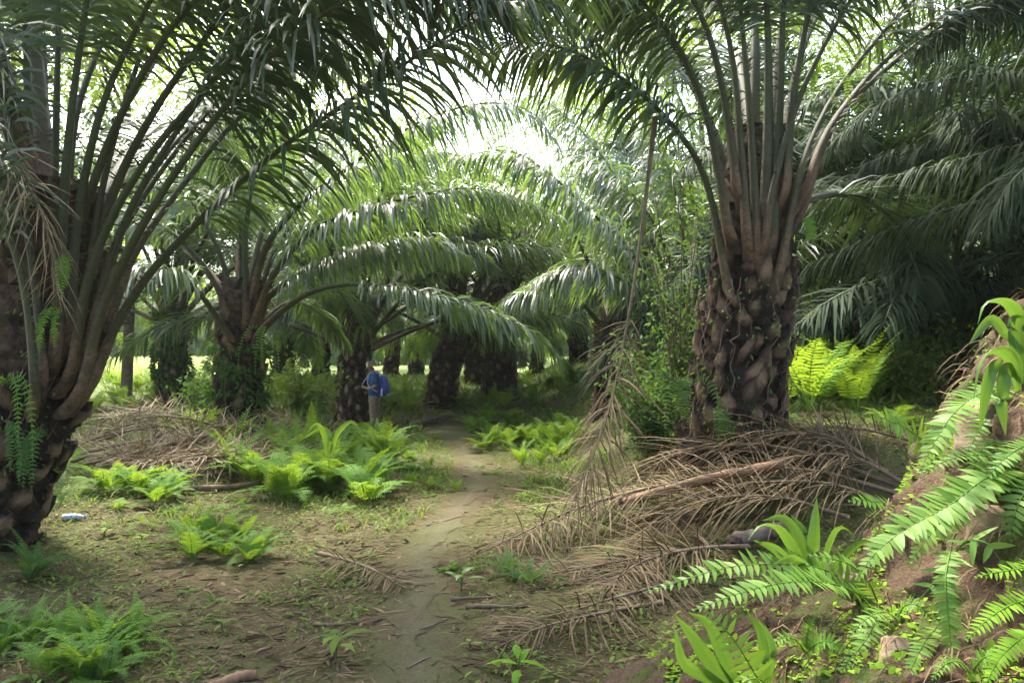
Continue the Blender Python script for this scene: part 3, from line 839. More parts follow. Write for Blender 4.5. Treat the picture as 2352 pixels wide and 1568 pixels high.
# --- farther palms in their rows
FAR = []
far_spots = [(645, 850, 31, .42), (735, 852, 37, .4), (1090, 852, 33, .4), (1232, 855, 40, .36), (897, 862, 42, .40), (955, 862, 44, .44), (655, 850, 40, .4), (-120, 880, 24, .4),
             (1330, 858, 33, .4), (1480, 850, 30, .4), (1650, 850, 27, .4), (2040, 840, 28, .4), (2330, 840, 24, .4), (2520, 850, 18, .4),
             (1090, 850, 52, .4), (830, 850, 56, .4), (1000, 850, 62, .4), (1380, 850, 48, .4), (1560, 850, 44, .4), (1750, 850, 40, .4), (1900, 850, 36, .4), (2150, 850, 40, .4),
             (1200, 850, 70, .4), (1650, 850, 60, .4), (700, 850, 70, .4), (1480, 850, 66, .4), (1880, 850, 56, .4), (2250, 850, 58, .4),
             (-250, 860, 40, .4), (2500, 850, 34, .4)]
far_trunks = [trunk_geo(np.array([[0, 0, -.5], [.05, 0, 1.2], [0, .05, 2.6], [0, 0, 3.4]]), .42, .36, 500 + k, 44).mesh('trunk', M_TRUNK if k else M_TRUNK_MOSS, False) for k in range(3)]
for i, (px, py, d, r) in enumerate(far_spots):
    p = PT(px, py, d); p[2] = float(ground_z(p[0], p[1]))
    root = empty('oil_palm', p)
    depth = 'far' if d > 38 else 'farther'
    tag(root, 'oil palm in the distant plantation rows behind the nearer palms', 'palm tree', 'distant oil palms of the plantation')
    s = .85 + .3 * random.random()
    link('trunk', far_trunks[i % 3], root, (0, 0, 0), (random.gauss(0, .05), random.gauss(0, .05), random.uniform(0, 6)), (r / .42, r / .42, s))
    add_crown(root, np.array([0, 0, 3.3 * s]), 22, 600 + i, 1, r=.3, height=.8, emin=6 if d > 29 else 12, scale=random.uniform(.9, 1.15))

# broadleaf trees rising behind the palm crowns
def broad_tree(label, px, d, h, w, n, seed, crown_z=.55, mat=None, leaf=.2):
    rg = np.random.default_rng(seed)
    p = PT(px, 850, d); p[2] = float(ground_z(p[0], p[1]))
    root = tag(empty('broadleaf_tree', p), label, 'tree')
    tb = MB()
    tb.add(*tube(catmull([[0, 0, -.4], [.1, 0, h * .3], [-.1, .1, h * .6], [0, 0, h * .9]], 14)[0], np.linspace(.2, .04, 14), 8))
    cl = []
    for k in range(16):
        a = rg.uniform(0, 6.28); z0 = h * rg.uniform(.35, .8); e = np.array([math.cos(a) * w * rg.uniform(.4, .9), math.sin(a) * w * rg.uniform(.4, .9), z0 + h * rg.uniform(.05, .25)])
        tb.add(*tube(catmull([[0, 0, z0], e * [.5, .5, 1] - [0, 0, .1 * h * 0], e], 8)[0], np.linspace(.07, .015, 8), 6)); cl.append(e)
    link('trunk', tb.mesh('trunk', M_TREE_BARK), root)
    cl = np.array(cl)
    c = cl[rg.integers(0, len(cl), n // 30)] + rg.normal(0, 1, (n // 30, 3)) * [w * .28, w * .28, h * .1]
    P = c[rg.integers(0, len(c), n)] + rg.normal(0, .35, (n, 3))
    D = unit(rg.normal(0, 1, (n, 3)) * [1, 1, .6]); W = unit(np.cross(D, unit(rg.normal(0, .4, (n, 3)) + [0, 0, 1])))
    link('crown', MB().add(*strips(P, D, W, rg.uniform(.7, 1.3, n) * leaf, leaf * .45, .5, 2, rg.random(n), prof=[.3, 1, .1])).mesh('crown', mat or M_TREE), root)
    return root


broad_tree('yellow green broadleaf tree showing between the left palm frond stalks', 290, 26, 15, 5, 16000, 1)
broad_tree('yellow green broadleaf tree behind the arching fronds left of centre', 660, 34, 16, 5.5, 15000, 2)
broad_tree('pale green broadleaf tree behind the fronds right of the sky gap', 1500, 36, 19, 5.5, 16000, 3)
broad_tree('broadleaf tree glimpsed through the fronds at the right edge', 2300, 28, 15, 5, 12000, 4)
broad_tree('broadleaf tree between the tall right palm and the sky gap', 1620, 30, 17, 4.5, 12000, 5)
broad_tree('broadleaf tree at the left edge behind the huge leaning palm', 20, 24, 15, 5, 12000, 6)
broad_tree('lower broadleaf tree closing the view below the sky gap', 1080, 44, 14, 6.5, 14000, 7)
broad_tree('broadleaf tree behind the dark fronds right of the tall palm', 1990, 32, 17, 5, 12000, 8)


# ------------------------------------------------------------------ dead fronds
def dead_frond(label, pts3, seed, group=None, leaf=.6, nleaf=60, ragged=.25, droop=1.0, r0=.035, clamp=True, width=.022, name='dead_frond', nseg=3, pet=.15, jitter=.05, mat=None):
    rb, lb = frond_geo(pts3, seed, r0=r0, r1=.006, nleaf=nleaf, leaf=leaf, width=width, droop=droop, pet=pet, nseg=nseg, ragged=ragged, spines=False, tipang=60)
    rg = np.random.default_rng(seed + 5)
    base = np.asarray(pts3[0], float)
    outm = []
    for b in (rb, lb):
        V, Q, T, M = b.arrays()
        if b is lb:
            V = V + np.repeat(rg.normal(0, jitter, (len(V) // (2 * (nseg + 1)), 3)), 2 * (nseg + 1), 0) * 1.0 * np.tile(np.repeat(np.linspace(0, 1, nseg + 1), 2), len(V) // (2 * (nseg + 1)))[:, None]
        if clamp:
            z = ground_z(V[:, 0], V[:, 1]) + (.012 if b is rb else .008) + rg.random(len(V)) * .012
            V[:, 2] = np.maximum(V[:, 2], z)
        outm.append(MB().add(V - base, Q, T))
    root = link(name, outm[0].mesh('rachis', M_DRACHIS), None, base)
    link('leaflets', outm[1].mesh('leaflets', mat or M_DEAD_BROWN), root)
    return tag(root, label, 'dead palm frond', group)


def ground_pts(px_pts, lift):
    out = []
    for (px, py), h in zip(px_pts, lift):
        out.append(G(px, py, h))
    return np.array(out)


# the broken frond hanging from the right palm down to the ground
hp = [(1505, 268, 7.8), (1492, 380, 7.75), (1475, 520, 7.7), (1455, 660, 7.6), (1430, 800, 7.5), (1412, 890, 7.4), (1385, 985, 7.2), (1350, 1075, 7.0), (1318, 1150, 6.8)]
dead_frond('long broken brown frond hanging from the right palm to the ground', np.array([PT(*p) for p in hp]), 41, leaf=.55, nleaf=80, ragged=.2, droop=2.2, r0=.024, pet=.52, width=.015, jitter=.10)
dead_frond('dry tan frond hanging among the stalks of the left palm', np.array([PT(*p) for p in [(-160, 215, 6.2), (-60, 290, 6.15), (40, 390, 6.1), (105, 520, 6.1), (130, 680, 6.15)]]), 43, leaf=.5, nleaf=70, ragged=.2, droop=1.6, r0=.02, pet=.1, width=.012, jitter=.10, clamp=False, mat=M_DEAD)
HL = 'dead brown frond lying in the heap left of the path'
HR = 'dead brown frond lying in the heap below the right palm'
rg = np.random.default_rng(77)
for k in range(34):
    x0 = rg.uniform(140, 470); y0 = rg.uniform(990, 1100); ln = rg.uniform(280, 430)
    hh = .62 * (1 - abs(y0 - 1040) / 75) * rg.uniform(.5, 1.1)
    pts = [(x0 + ln * t, y0 + rg.normal(0, 10) + (-14 if k % 2 else 10) * t) for t in (0, .33, .66, 1)]
    if k % 3 == 0:
        pts = pts[::-1]
    dead_frond(HL, ground_pts(pts, [.10 + .4 * hh, .1 + hh, .1 + hh, .12]), 700 + k, 'heap of dead fronds left of the path', leaf=.62, droop=.35, nleaf=95, width=.016, jitter=.08, mat=M_DEAD)
for k, pts in enumerate([
        [(2060, 1148), (1800, 1098), (1600, 1083), (1440, 1113)], [(2080, 1188), (1850, 1153), (1600, 1158), (1380, 1198)],
        [(1900, 1098), (1700, 1088), (1520, 1118), (1340, 1198)], [(1760, 1168), (1560, 1178), (1330, 1228), (1080, 1298)],
        [(2100, 1228), (1900, 1198), (1650, 1188), (1420, 1218)], [(1640, 1148), (1480, 1188), (1300, 1238), (1180, 1268)],
        [(2040, 1118), (1900, 1078), (1750, 1068), (1600, 1068)], [(2100, 1168), (1960, 1128), (1820, 1118), (1640, 1128)],
        [(1950, 1238), (1780, 1218), (1600, 1228), (1440, 1268)], [(1980, 1078), (1900, 1048), (1820, 1028), (1750, 1028)],
        [(2150, 1048), (2000, 1023), (1880, 1013), (1780, 1023)], [(1720, 1278), (1600, 1298), (1480, 1328), (1380, 1368)]]):
    dead_frond(HR, ground_pts(pts, [.12, .27, .25, .06] if k < 9 else [.06, .12, .12, .04]), 800 + k, 'heap of dead fronds below the right palm', leaf=.72, droop=.6, nleaf=120, width=.013, jitter=.07, r0=.027)
for k, (pts, lab) in enumerate([
        ([(1640, 1345), (1450, 1390), (1300, 1430), (1170, 1450)], 'flattened dead frond on bare soil below the heap'),
        ([(1520, 1410), (1380, 1440), (1240, 1470), (1150, 1500)], 'pale dead frond nearest the bottom edge right of the path'),
        ([(730, 1290), (790, 1310), (860, 1330), (925, 1360)], 'small dark dead frond at the left edge of the path'),
        ([(900, 940), (960, 935), (1020, 940), (1080, 935)], 'dark dead frond on the ground behind the person'),
        ([(880, 985), (940, 975), (1000, 975), (1060, 965)], 'dead frond lying across the far end of the path'),
        ([(1560, 1290), (1440, 1310), (1320, 1330), (1200, 1335)], 'dark dead frond beside the small sword fern')]):
    dead_frond(lab, ground_pts(pts, [.06, .08, .06, .03]), 850 + k, leaf=.42, droop=.5, nleaf=70, width=.012, r0=.02)

# log, stub and sticks
def stick(name, label, cat, pts, r0, r1, seed, mat=None, ns=8, group=None, endcap=False):
    rg = np.random.default_rng(seed)
    c, _ = catmull(pts, 14)
    c = c + rg.normal(0, r0 * .12, c.shape)
    base = c[0].copy()
    b = MB(); V, Q, T = tube(c - base, np.linspace(r0, r1, 14), ns)
    V = V + rg.normal(0, r0 * .05, V.shape)
    b.add(V, Q, T)
    o = link(name, b.mesh(name, mat or M_WOOD), None, base)
    tag(o, label, cat, group)
    if endcap:
        d = unit(c[1] - c[0])
        e = MB().add(*tube(np.array([-d * .035, -d * .01, d * .02]), [r0 * .55, r0 * 1.12, r0 * 1.08], 10))
        link('cut_end', e.mesh('cut_end', M_ENDWOOD), o)
    return o


stick('log', 'long peeled brown log lying across the dead frond heap', 'log', [G(1432, 1212, .22), G(1600, 1185, .30), G(1800, 1160, .36)], .047, .038, 1, endcap=True, ns=12)
stick('log', 'short dark weathered log end beside the strap leaved plant', 'log', [G(1690, 1275, .08), G(1740, 1258, .1), G(1810, 1245, .1)], .06, .055, 2, M_TREE_BARK, 12, endcap=True)
stick('log', 'orange sawn wood piece cut off by the bottom edge', 'log', [G(480, 1590, .02), G(540, 1574, .024), G(592, 1560, .024)], .028, .026, 3, None, 10)
stick('log', 'grey fallen log behind the leafy patch near the person', 'log', [G(940, 985, .08), G(985, 975, .1), G(1030, 962, .1)], .09, .05, 4, M_TREE_BARK, 10)
for k, (a, b, lab, r) in enumerate([
        ((910, 1470), (1030, 1425), 'thin dark twig crossing the middle of the path', .008), ((1035, 1385), (1150, 1372), 'pale stick beside the small sword fern', .012),
        ((1070, 1400), (1190, 1405), 'peeled brown stick below the small sword fern', .016), ((935, 1545), (990, 1510), 'short dark twig on the path near the bottom edge', .008),
        ((720, 1440), (830, 1432), 'pair of pale sticks left of the path', .012), ((1180, 1560), (1110, 1480), 'thin stick right of the path at the bottom edge', .006),
        ((1490, 1230), (1560, 1310), 'dark stick slanting over the bare soil bump', .010), ((190, 1075), (490, 1072), 'long black stick along the left dead frond heap', .018),
        ((640, 990), (800, 985), 'dark fallen branch behind the bright fern patch', .022), ((980, 1210), (1060, 1190), 'curved twig at the bend of the path', .007),
        ((350, 1140), (600, 1120), 'half rotten log under the left fern patch', .05)]):
    p0, p1 = G(*a, r), G(*b, r); mid = (p0 + p1) / 2 + np.array([random.gauss(0, .03), random.gauss(0, .03), r * .5]); mid[2] = float(ground_z(mid[0], mid[1])) + r * 1.2
    stick('stick', lab, 'stick', [p0, mid, p1], r, r * .6, 20 + k, M_TWIG if k not in (1, 2, 4) else M_DRACHIS, 6)

# ------------------------------------------------------------------ ferns
def fern_frond(length, e0, bend, seed, npin=22, pin=.13, pw=.02, lacy=False, curve2=0.0, stalk=.18, droop=.3):
    """a fern frond along +X; simple pinnae, or lacy ones cut again into pinnules"""
    rg = np.random.default_rng(seed)
    c = arch(e0, bend, length, 1.3, 10); c[:, 1] += curve2 * np.linspace(0, 1, 10) ** 2
    pts, Ln = catmull(c, 16); u = np.linspace(0, 1, 16)
    b = MB(); b.add(*tube(pts, np.linspace(.006, .0015, 16) * max(1, length), 4, 1, None, .35))
    T = unit(np.gradient(pts, axis=0)); S0 = np.array([0, -1.0, 0])
    uu = np.linspace(stalk, .995, npin)
    for sgn in (-1, 1):
        P = np.stack([np.interp(uu, u, pts[:, i]) for i in range(3)], 1); t = unit(np.stack([np.interp(uu, u, T[:, i]) for i in range(3)], 1))
        S = unit(S0 - t * (t @ S0)[:, None]); Nn = np.cross(S, t)
        v = (uu - stalk) / (1 - stalk)
        D = unit(S * sgn + t * (.25 + .35 * v)[:, None] + Nn * (rg.normal(.05, .12, npin))[:, None])
        W = unit(np.cross(D, Nn))
        Ll = pin * np.clip(1.0 - v ** 1.8, .06, 1) * (.75 + .25 * np.minimum(1, v * 5)) * rg.uniform(.9, 1.08, npin)
        if not lacy:
            b.add(*strips(P, D, W, Ll, pw * (.6 + .4 * (1 - v)), droop, 3, rg.uniform(.2, .8, npin)))
        else:
            k = 5
            w = (np.arange(k) + .6) / k
            PP = (P[:, None] + D[:, None] * (Ll[:, None] * w)[:, :, None] - np.array([0, 0, 1.0]) * (droop * .25 * Ll[:, None] * w ** 2)[:, :, None]).reshape(-1, 3)
            for s2 in (-1, 1):
                DD = unit((s2 * W[:, None] + .7 * D[:, None] + 0 * w[None, :, None]).reshape(-1, 3) + rg.normal(0, .12, (npin * k, 3)))
                LL = (Ll[:, None] * .38 * (1.05 - w * .85)).reshape(-1)
                b.add(*strips(PP, DD, unit(np.cross(DD, np.repeat(Nn, k, 0))), LL, LL * .42, .2, 2, np.repeat(rg.uniform(.2, .8, npin), k), prof=[.9, 1, .15]))
            b.add(*strips(P, D, W, Ll, .006, droop * .7, 2, .4))
    return b


def fern_plant(kind, seed):
    rg = np.random.default_rng(seed)
    fr = []
    n = {'lacy': 9, 'sword': 10, 'low': 7, 'tall': 9}[kind]
    for k in range(n):
        az = k * 2.39996 + rg.normal(0, .3)
        e = rg.uniform(38, 80) if kind != 'low' else rg.uniform(15, 50)
        if kind == 'lacy':
            f = fern_frond(rg.uniform(.75, 1.1), e, rg.uniform(55, 100), seed * 50 + k, 17, .22, .04, True)
        elif kind == 'sword':
            f = fern_frond(rg.uniform(.8, 1.1), e, rg.uniform(50, 110), seed * 50 + k, 26, .11, .026, False, rg.normal(0, .12))
        elif kind == 'tall':
            f = fern_frond(rg.uniform(.9, 1.2), rg.uniform(60, 86), rg.uniform(35, 85), seed * 50 + k, 22, .17, .032, False, rg.normal(0, .12), .2)
        else:
            f = fern_frond(rg.uniform(.6, 1.0), e, rg.uniform(40, 90), seed * 50 + k, 14, .2, .05, True)
        M = np.eye(4); c, s = math.cos(az), math.sin(az); M[:2, :2] = [[c, -s], [s, c]]
        fr.append((f, M))
    return fr


FERN_ME = {}


def fern_mesh(kind, var, mat):
    key = (kind, var, mat.name)
    if key not in FERN_ME:
        fr = fern_plant(kind, var + {'lacy': 1, 'sword': 11, 'low': 21, 'tall': 31}[kind])
        one = MB()
        for f, M in fr:
            one.merge(f, M)
        parts = []
        FERN_ME[key] = (one.mesh('fern', mat), fr, parts, mat)
    return FERN_ME[key]


def place_fern(pos, size, kind, mat, label, group, rg, parts=False, tilt=.1):
    me, fr, pm, _ = fern_mesh(kind, int(rg.integers(0, 6)), mat)
    rot = (rg.normal(0, tilt), rg.normal(0, tilt), rg.uniform(0, 6.28))
    s = size * rg.uniform(.8, 1.2)
    if parts:
        root = link('fern', None, None, pos, rot, s)
        if not pm:
            for f, M in fr:
                pm.append(MB().merge(f, M).mesh('frond', mat))
        for m in pm:
            link('frond', m, root)
    else:
        root = link('fern', me, None, pos, rot, s)
    return tag(root, label, 'fern', group)


CL = [  # photo box of the plants' feet, count, size, kind, material, label, parts
    (580, 890, 1075, 1165, 22, .8, 'lacy', M_FERN, 'bright green fern in the dense patch left of the path', True),
    (520, 880, 1040, 1120, 16, .8, 'tall', M_FERN, 'upright bright fern at the back of the patch left of the path', True),
    (230, 400, 1125, 1165, 7, .55, 'lacy', M_FERN, 'bright low fern in front of the left dead frond heap', True),
    (380, 560, 1010, 1060, 7, .85, 'tall', M_FERN, 'arching fern growing through the left dead frond heap', True),
    (440, 600, 1245, 1300, 8, .40, 'lacy', M_FERN, 'small bright fern clump alone in the middle of the left clearing', True),
    (-40, 250, 1440, 1600, 9, .34, 'lacy', M_FERN_MID, 'lacy dark green fern in the bottom left corner', True),
    (0, 330, 1400, 1580, 8, .38, 'sword', M_FERN, 'lighter lacy fern among the bottom left corner ferns', True),
    (60, 150, 1320, 1350, 2, .42, 'sword', M_FERN_DARK, 'dark fern with coarse fronds below the left palm', True),
    (1080, 1310, 960, 1040, 18, .7, 'lacy', M_FERN, 'green fern in the low patch right of the path', False),
    (600, 720, 900, 975, 9, 1.1, 'tall', M_FERN, 'tall bright fern between two palm trunks left of the person', False),
    (1060, 1290, 885, 950, 16, .85, 'lacy', M_FERN, 'green fern at the foot of the two black palm trunks', False),
    (210, 490, 870, 950, 20, .95, 'lacy', M_FERN, 'fern in the green belt before the bright clearing', False),
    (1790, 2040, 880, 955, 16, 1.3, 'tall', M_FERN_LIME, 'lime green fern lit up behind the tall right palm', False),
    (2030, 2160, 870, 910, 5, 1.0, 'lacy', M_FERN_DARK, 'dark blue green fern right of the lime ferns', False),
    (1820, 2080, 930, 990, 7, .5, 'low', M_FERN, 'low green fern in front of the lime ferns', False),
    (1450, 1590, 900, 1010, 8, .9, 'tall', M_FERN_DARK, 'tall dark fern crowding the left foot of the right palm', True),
    (900, 1060, 1050, 1130, 8, .28, 'lacy', M_FERN, 'tiny fern on the left verge of the path', False),
    (1120, 1260, 1315, 1385, 3, .30, 'sword', M_FERN_DARK, 'small sword fern beside the dead sticks right of the path', True),
    (1000, 1100, 1290, 1325, 3, .16, 'low', M_FERN, 'tiny fern at the right edge of the path', True),
    (690, 1060, 880, 945, 14, .85, 'lacy', M_FERN, 'fern in the belt behind the person', False),
    (1280, 1560, 865, 930, 8, .9, 'lacy', M_FERN, 'fern in the thicket beyond the hanging dead frond', False),
    (480, 640, 920, 985, 5, .8, 'sword', M_FERN_DARK, 'fern climbing round the foot of the stout left palm', False),
    (100, 260, 1060, 1170, 5, .55, 'sword', M_FERN_DARK, 'grey green fern beside the foot of the left palm', True),
    (180, 1000, 1100, 1210, 18, .24, 'low', M_FERN, 'small low fern scattered over the mossy left clearing', True),
    (300, 900, 1230, 1450, 12, .16, 'low', M_WEED, 'tiny weed on the bare left foreground soil', True),
    (1060, 1420, 1060, 1280, 10, .2, 'low', M_FERN, 'tiny fern on the mossy ground right of the path', True),
    (800, 930, 1003, 1030, 7, .55, 'lacy', M_FERN, 'fern hiding the boots of the person', True),
    (1120, 1330, 1000, 1080, 9, .5, 'tall', M_FERN, 'upright green fern beyond the hanging dead frond tip', True),
    (900, 1010, 985, 1040, 5, .4, 'low', M_FERN, 'low fern at the far left edge of the path', True),
    (1640, 1900, 965, 1010, 5, .4, 'low', M_FERN_DARK, 'low dark fern at the foot of the tall right palm', False),
]
frg = np.random.default_rng(123)
for (xa, xb, ya, yb, n, size, kind, mat, lab, parts) in CL:
    for k in range(n):
        p = G(frg.uniform(xa, xb), frg.uniform(ya, yb))
        place_fern(p, size, kind, mat, lab, None if n == 1 else 'ferns: ' + lab, frg, parts)
for k in range(22):       # low plants over the far plantation floor
    x = frg.uniform(-14, 16); y = frg.uniform(20, 40)
    place_fern((x, y, float(ground_z(x, y))), frg.uniform(.7, 1.2), 'lacy', M_FERN if k % 3 else M_FERN_LIME, 'fern on the far plantation floor among the trunks', 'ferns on the far plantation floor', frg)

# ------------------------------------------------------------------ bank plants
def tangent_frond(pts, pin, npin, seed, width=None, mat=None, normal=None, twist=0.0, droop=.25):
    """a sword fern frond along traced points; blade faces the given normal"""
    rg = np.random.default_rng(seed)
    c, Ln = catmull(pts, 26); u = np.linspace(0, 1, 26)
    b = MB(); b.add(*tube(c, np.linspace(.0045, .0015, 26), 4, 1, None, .35))
    T = unit(np.gradient(c, axis=0))
    nrm = unit(np.asarray(normal if normal is not None else (-.45, -.55, .75), float))
    uu = np.linspace(.06, .992, npin)
    w0 = width or pin * .26
    for sgn in (-1, 1):
        P = np.stack([np.interp(uu, u, c[:, i]) for i in range(3)], 1); t = unit(np.stack([np.interp(uu, u, T[:, i]) for i in range(3)], 1))
        S = unit(np.cross(t, nrm)); Nn = np.cross(S, t)
        D = unit(S * sgn + t * (.15 + .5 * uu ** 2 + rg.normal(0, .10, npin))[:, None] + Nn * rg.normal(.10, .17, npin)[:, None])
        W = unit(np.cross(D, Nn) + rg.normal(0, .12, (npin, 3)))
        Ll = pin * np.interp(uu, [0, .12, .45, .8, 1], [.55, .9, 1, .68, .12]) * rg.uniform(.84, 1.08, npin) * np.where(rg.random(npin) < .06, rg.uniform(.25, .6, npin), 1)
        b.add(*strips(P, D, W, Ll, w0 * np.interp(uu, [0, .7, 1], [1, .9, .4]), droop, 5, rg.uniform(.2, .8, npin), fold=.12, prof=[.75, 1, .95, .75, .42, .04]))
    return b


def bank_fern(label, base_px, fronds, seed, mat=None):
    """base_px: (px,py,d); fronds: list of (points, pinna length, count)"""
    base = PT(*base_px)
    root = tag(empty('sword_fern', base), label, 'fern')
    for i, (pts, pin, n, *rest) in enumerate(fronds):
        p = np.array([PT(*q) for q in pts]) - base
        link('frond', tangent_frond(p, pin, n, seed + i, normal=rest[0] if rest else None).mesh('frond', mat or M_SWORD), root)
    return root


bank_fern('long sword fern arching off the bank toward the path', (2010, 1385, 3.05), [
    ([(2010, 1385, 3.05), (1930, 1345, 2.95), (1830, 1335, 2.85), (1720, 1355, 2.78), (1590, 1402, 2.72)], .085, 34),
    ([(2000, 1375, 3.1), (1900, 1310, 3.1), (1790, 1295, 3.05), (1660, 1305, 3.0), (1490, 1358, 2.95)], .085, 32),
    ([(2020, 1390, 3.0), (2000, 1450, 2.9), (1965, 1500, 2.85), (1930, 1540, 2.8)], .06, 20),
    ([(2015, 1380, 3.05), (1990, 1330, 2.95), (1940, 1290, 2.9), (1860, 1275, 2.9)], .07, 18)], 1000)
bank_fern('broad sword fern sweeping down the middle of the bank', (2345, 1075, 3.0), [
    ([(2345, 1075, 3.0), (2270, 1095, 2.9), (2180, 1160, 2.85), (2080, 1215, 2.82), (2010, 1270, 2.8), (1968, 1330, 2.78)], .105, 40),
    ([(2345, 1060, 3.05), (2250, 1045, 2.95), (2180, 1055, 2.9), (2115, 1088, 2.85)], .06, 24),
    ([(2340, 1080, 3.0), (2240, 1130, 3.0), (2160, 1200, 2.95), (2090, 1290, 2.95)], .09, 26)], 1020)
bank_fern('sword fern with raised triangular frond at the top of the bank', (2330, 890, 3.3), [
    ([(2330, 890, 3.3), (2250, 905, 3.2), (2190, 950, 3.1), (2150, 1010, 3.05), (2110, 1085, 3.0)], .09, 34),
    ([(2160, 1060, 3.25), (2130, 1020, 3.2), (2075, 980, 3.15), (1998, 948, 3.1)], .10, 20, (-.3, -.75, .6)),
    ([(2320, 900, 3.3), (2260, 970, 3.2), (2220, 1040, 3.1)], .07, 18)], 1040)
bank_fern('narrow sword fern hanging straight down the bank face', (2185, 1255, 2.75), [
    ([(2185, 1255, 2.75), (2172, 1330, 2.65), (2178, 1420, 2.6), (2190, 1540, 2.55)], .05, 34),
    ([(2150, 1440, 2.75), (2120, 1480, 2.65), (2080, 1560, 2.6)], .05, 18)], 1060)
bank_fern('coarse fern with few wide leaflets on the bank face', (2205, 1275, 2.85), [
    ([(2215, 1240, 2.85), (2190, 1275, 2.75), (2150, 1330, 2.7), (2110, 1380, 2.68)], .085, 6),
    ([(2200, 1260, 2.85), (2230, 1240, 2.75), (2270, 1250, 2.7), (2300, 1290, 2.68)], .11, 5)], 1070)
bank_fern('ladder leaved fern in the bottom corner below the long sword fern', (1760, 1590, 2.65), [
    ([(1790, 1640, 2.7), (1730, 1540, 2.6), (1680, 1460, 2.6), (1620, 1400, 2.62)], .085, 20),
    ([(1800, 1640, 2.7), (1760, 1570, 2.55), (1720, 1560, 2.5), (1660, 1600, 2.5)], .06, 14)], 1080)
bank_fern('small grey green fern on the shaded shoulder behind the bank', (2090, 1190, 3.9), [
    ([(2090, 1190, 3.9), (2040, 1160, 3.85), (1990, 1150, 3.8), (1950, 1150, 3.8)], .09, 16),
    ([(2095, 1195, 3.9), (2040, 1190, 3.8), (1990, 1180, 3.75)], .08, 14)], 1090, M_FERN)
bank_fern('lime fern at the right edge low on the bank', (2352, 1390, 2.5), [
    ([(2400, 1370, 2.5), (2330, 1385, 2.45), (2270, 1420, 2.42), (2220, 1470, 2.4)], .05, 22),
    ([(2400, 1290, 2.6), (2340, 1305, 2.5), (2280, 1315, 2.5), (2240, 1325, 2.5)], .045, 20),
    ([(2400, 1440, 2.45), (2340, 1470, 2.4), (2290, 1520, 2.38), (2260, 1580, 2.36)], .05, 22)], 1100, M_FERN_LIME)
bank_fern('pair of drooping fronds at the right edge beside the strap leaves', (2360, 1130, 2.9), [
    ([(2400, 1090, 2.9), (2360, 1120, 2.85), (2330, 1180, 2.8), (2320, 1240, 2.8)], .08, 14),
    ([(2400, 1010, 3.0), (2340, 1030, 2.95), (2290, 1070, 2.9), (2260, 1110, 2.9)], .06, 20)], 1110)


for i, (lab, bp, fr) in enumerate([
        ('small fern rooted in brown soil in the middle of the bank', (2060, 1420, 2.85), [([(2060, 1420, 2.85), (2030, 1405, 2.78), (1990, 1420, 2.72), (1950, 1460, 2.7)], .05, 18), ([(2060, 1420, 2.85), (2080, 1390, 2.78), (2110, 1390, 2.72), (2140, 1420, 2.7)], .045, 16)]),
        ('little fern under the hanging narrow fern at the bottom of the bank', (2230, 1545, 2.5), [([(2230, 1545, 2.5), (2260, 1510, 2.45), (2300, 1505, 2.42), (2340, 1530, 2.4)], .04, 18), ([(2230, 1545, 2.5), (2205, 1520, 2.45), (2170, 1525, 2.42), (2140, 1560, 2.4)], .04, 18)]),
        ('fern drooping over the bare shoulder of the bank below the strap leaves', (2290, 1010, 3.1), [([(2290, 1010, 3.1), (2262, 1025, 3.02), (2240, 1060, 2.98), (2230, 1110, 2.96)], .05, 18), ([(2290, 1010, 3.1), (2310, 1040, 3.0), (2315, 1085, 2.97), (2305, 1140, 2.95)], .05, 18)]),
        ('tiny fern at the left toe of the bank', (1850, 1500, 2.9), [([(1850, 1500, 2.9), (1830, 1470, 2.85), (1795, 1465, 2.82), (1765, 1490, 2.8)], .045, 16), ([(1850, 1500, 2.9), (1880, 1475, 2.85), (1915, 1475, 2.82), (1940, 1500, 2.8)], .045, 16), ([(1850, 1500, 2.9), (1855, 1450, 2.88), (1870, 1420, 2.86)], .04, 14)])]):
    bank_fern(lab, bp, fr, 1200 + i * 10, M_FERN if i % 2 else None)


def strap_plant(label, base_px, leaves, seed, mat=None, name='strap_leaf_plant', cat='plant'):
    """a tuft of broad strap leaves; leaves: (points, width in m)"""
    base = PT(*base_px)
    root = tag(empty(name, base), label, cat)
    rg = np.random.default_rng(seed)
    for pts, w in leaves:
        c, Ln = catmull(np.array([PT(*q) for q in pts]) - base, 18)
        T = unit(np.gradient(c, axis=0)); u = np.linspace(0, 1, 18)
        wd = w * .85 * np.interp(u, [0, .2, .5, .8, 1], [.35, .8, 1, .6, .03])
        ch = c[-1] - c[0]; ch = unit(np.array([ch[0], ch[1], 0]) + [1e-4, 0, 0])
        side = np.array([ch[1], -ch[0], 0]); side = side * (1 if side[1] < 0 else -1)
        mixw = rg.uniform(.25, .5) if len(pts) > 4 else rg.uniform(.75, .95)
        Sf = unit(np.cross(T, [0, -1.0, .2])); Sf = Sf * np.where((Sf @ np.array([0, 0, 1.0])) < 0, -1, 1)[:, None]
        S = unit(Sf * mixw + side * (1 - mixw)); S = unit(S - T * np.sum(S * T, 1, keepdims=True)); Nn = np.cross(S, T)
        rows = np.stack([c - S * wd[:, None] / 2 + Nn * wd[:, None] * .14, c - S * wd[:, None] * .22 + Nn * wd[:, None] * .03, c, c + S * wd[:, None] * .22 + Nn * wd[:, None] * .03, c + S * wd[:, None] / 2 + Nn * wd[:, None] * .14], 1).reshape(-1, 3)
        Q = [(i * 5 + j, i * 5 + j + 1, (i + 1) * 5 + j + 1, (i + 1) * 5 + j) for i in range(17) for j in range(4)]
        link('leaf', MB().add(rows, Q, np.tile([.45, .55, .2, .55, .45], 18) + rg.normal(0, .12)).mesh('leaf', mat or M_STRAP), root)
    return root


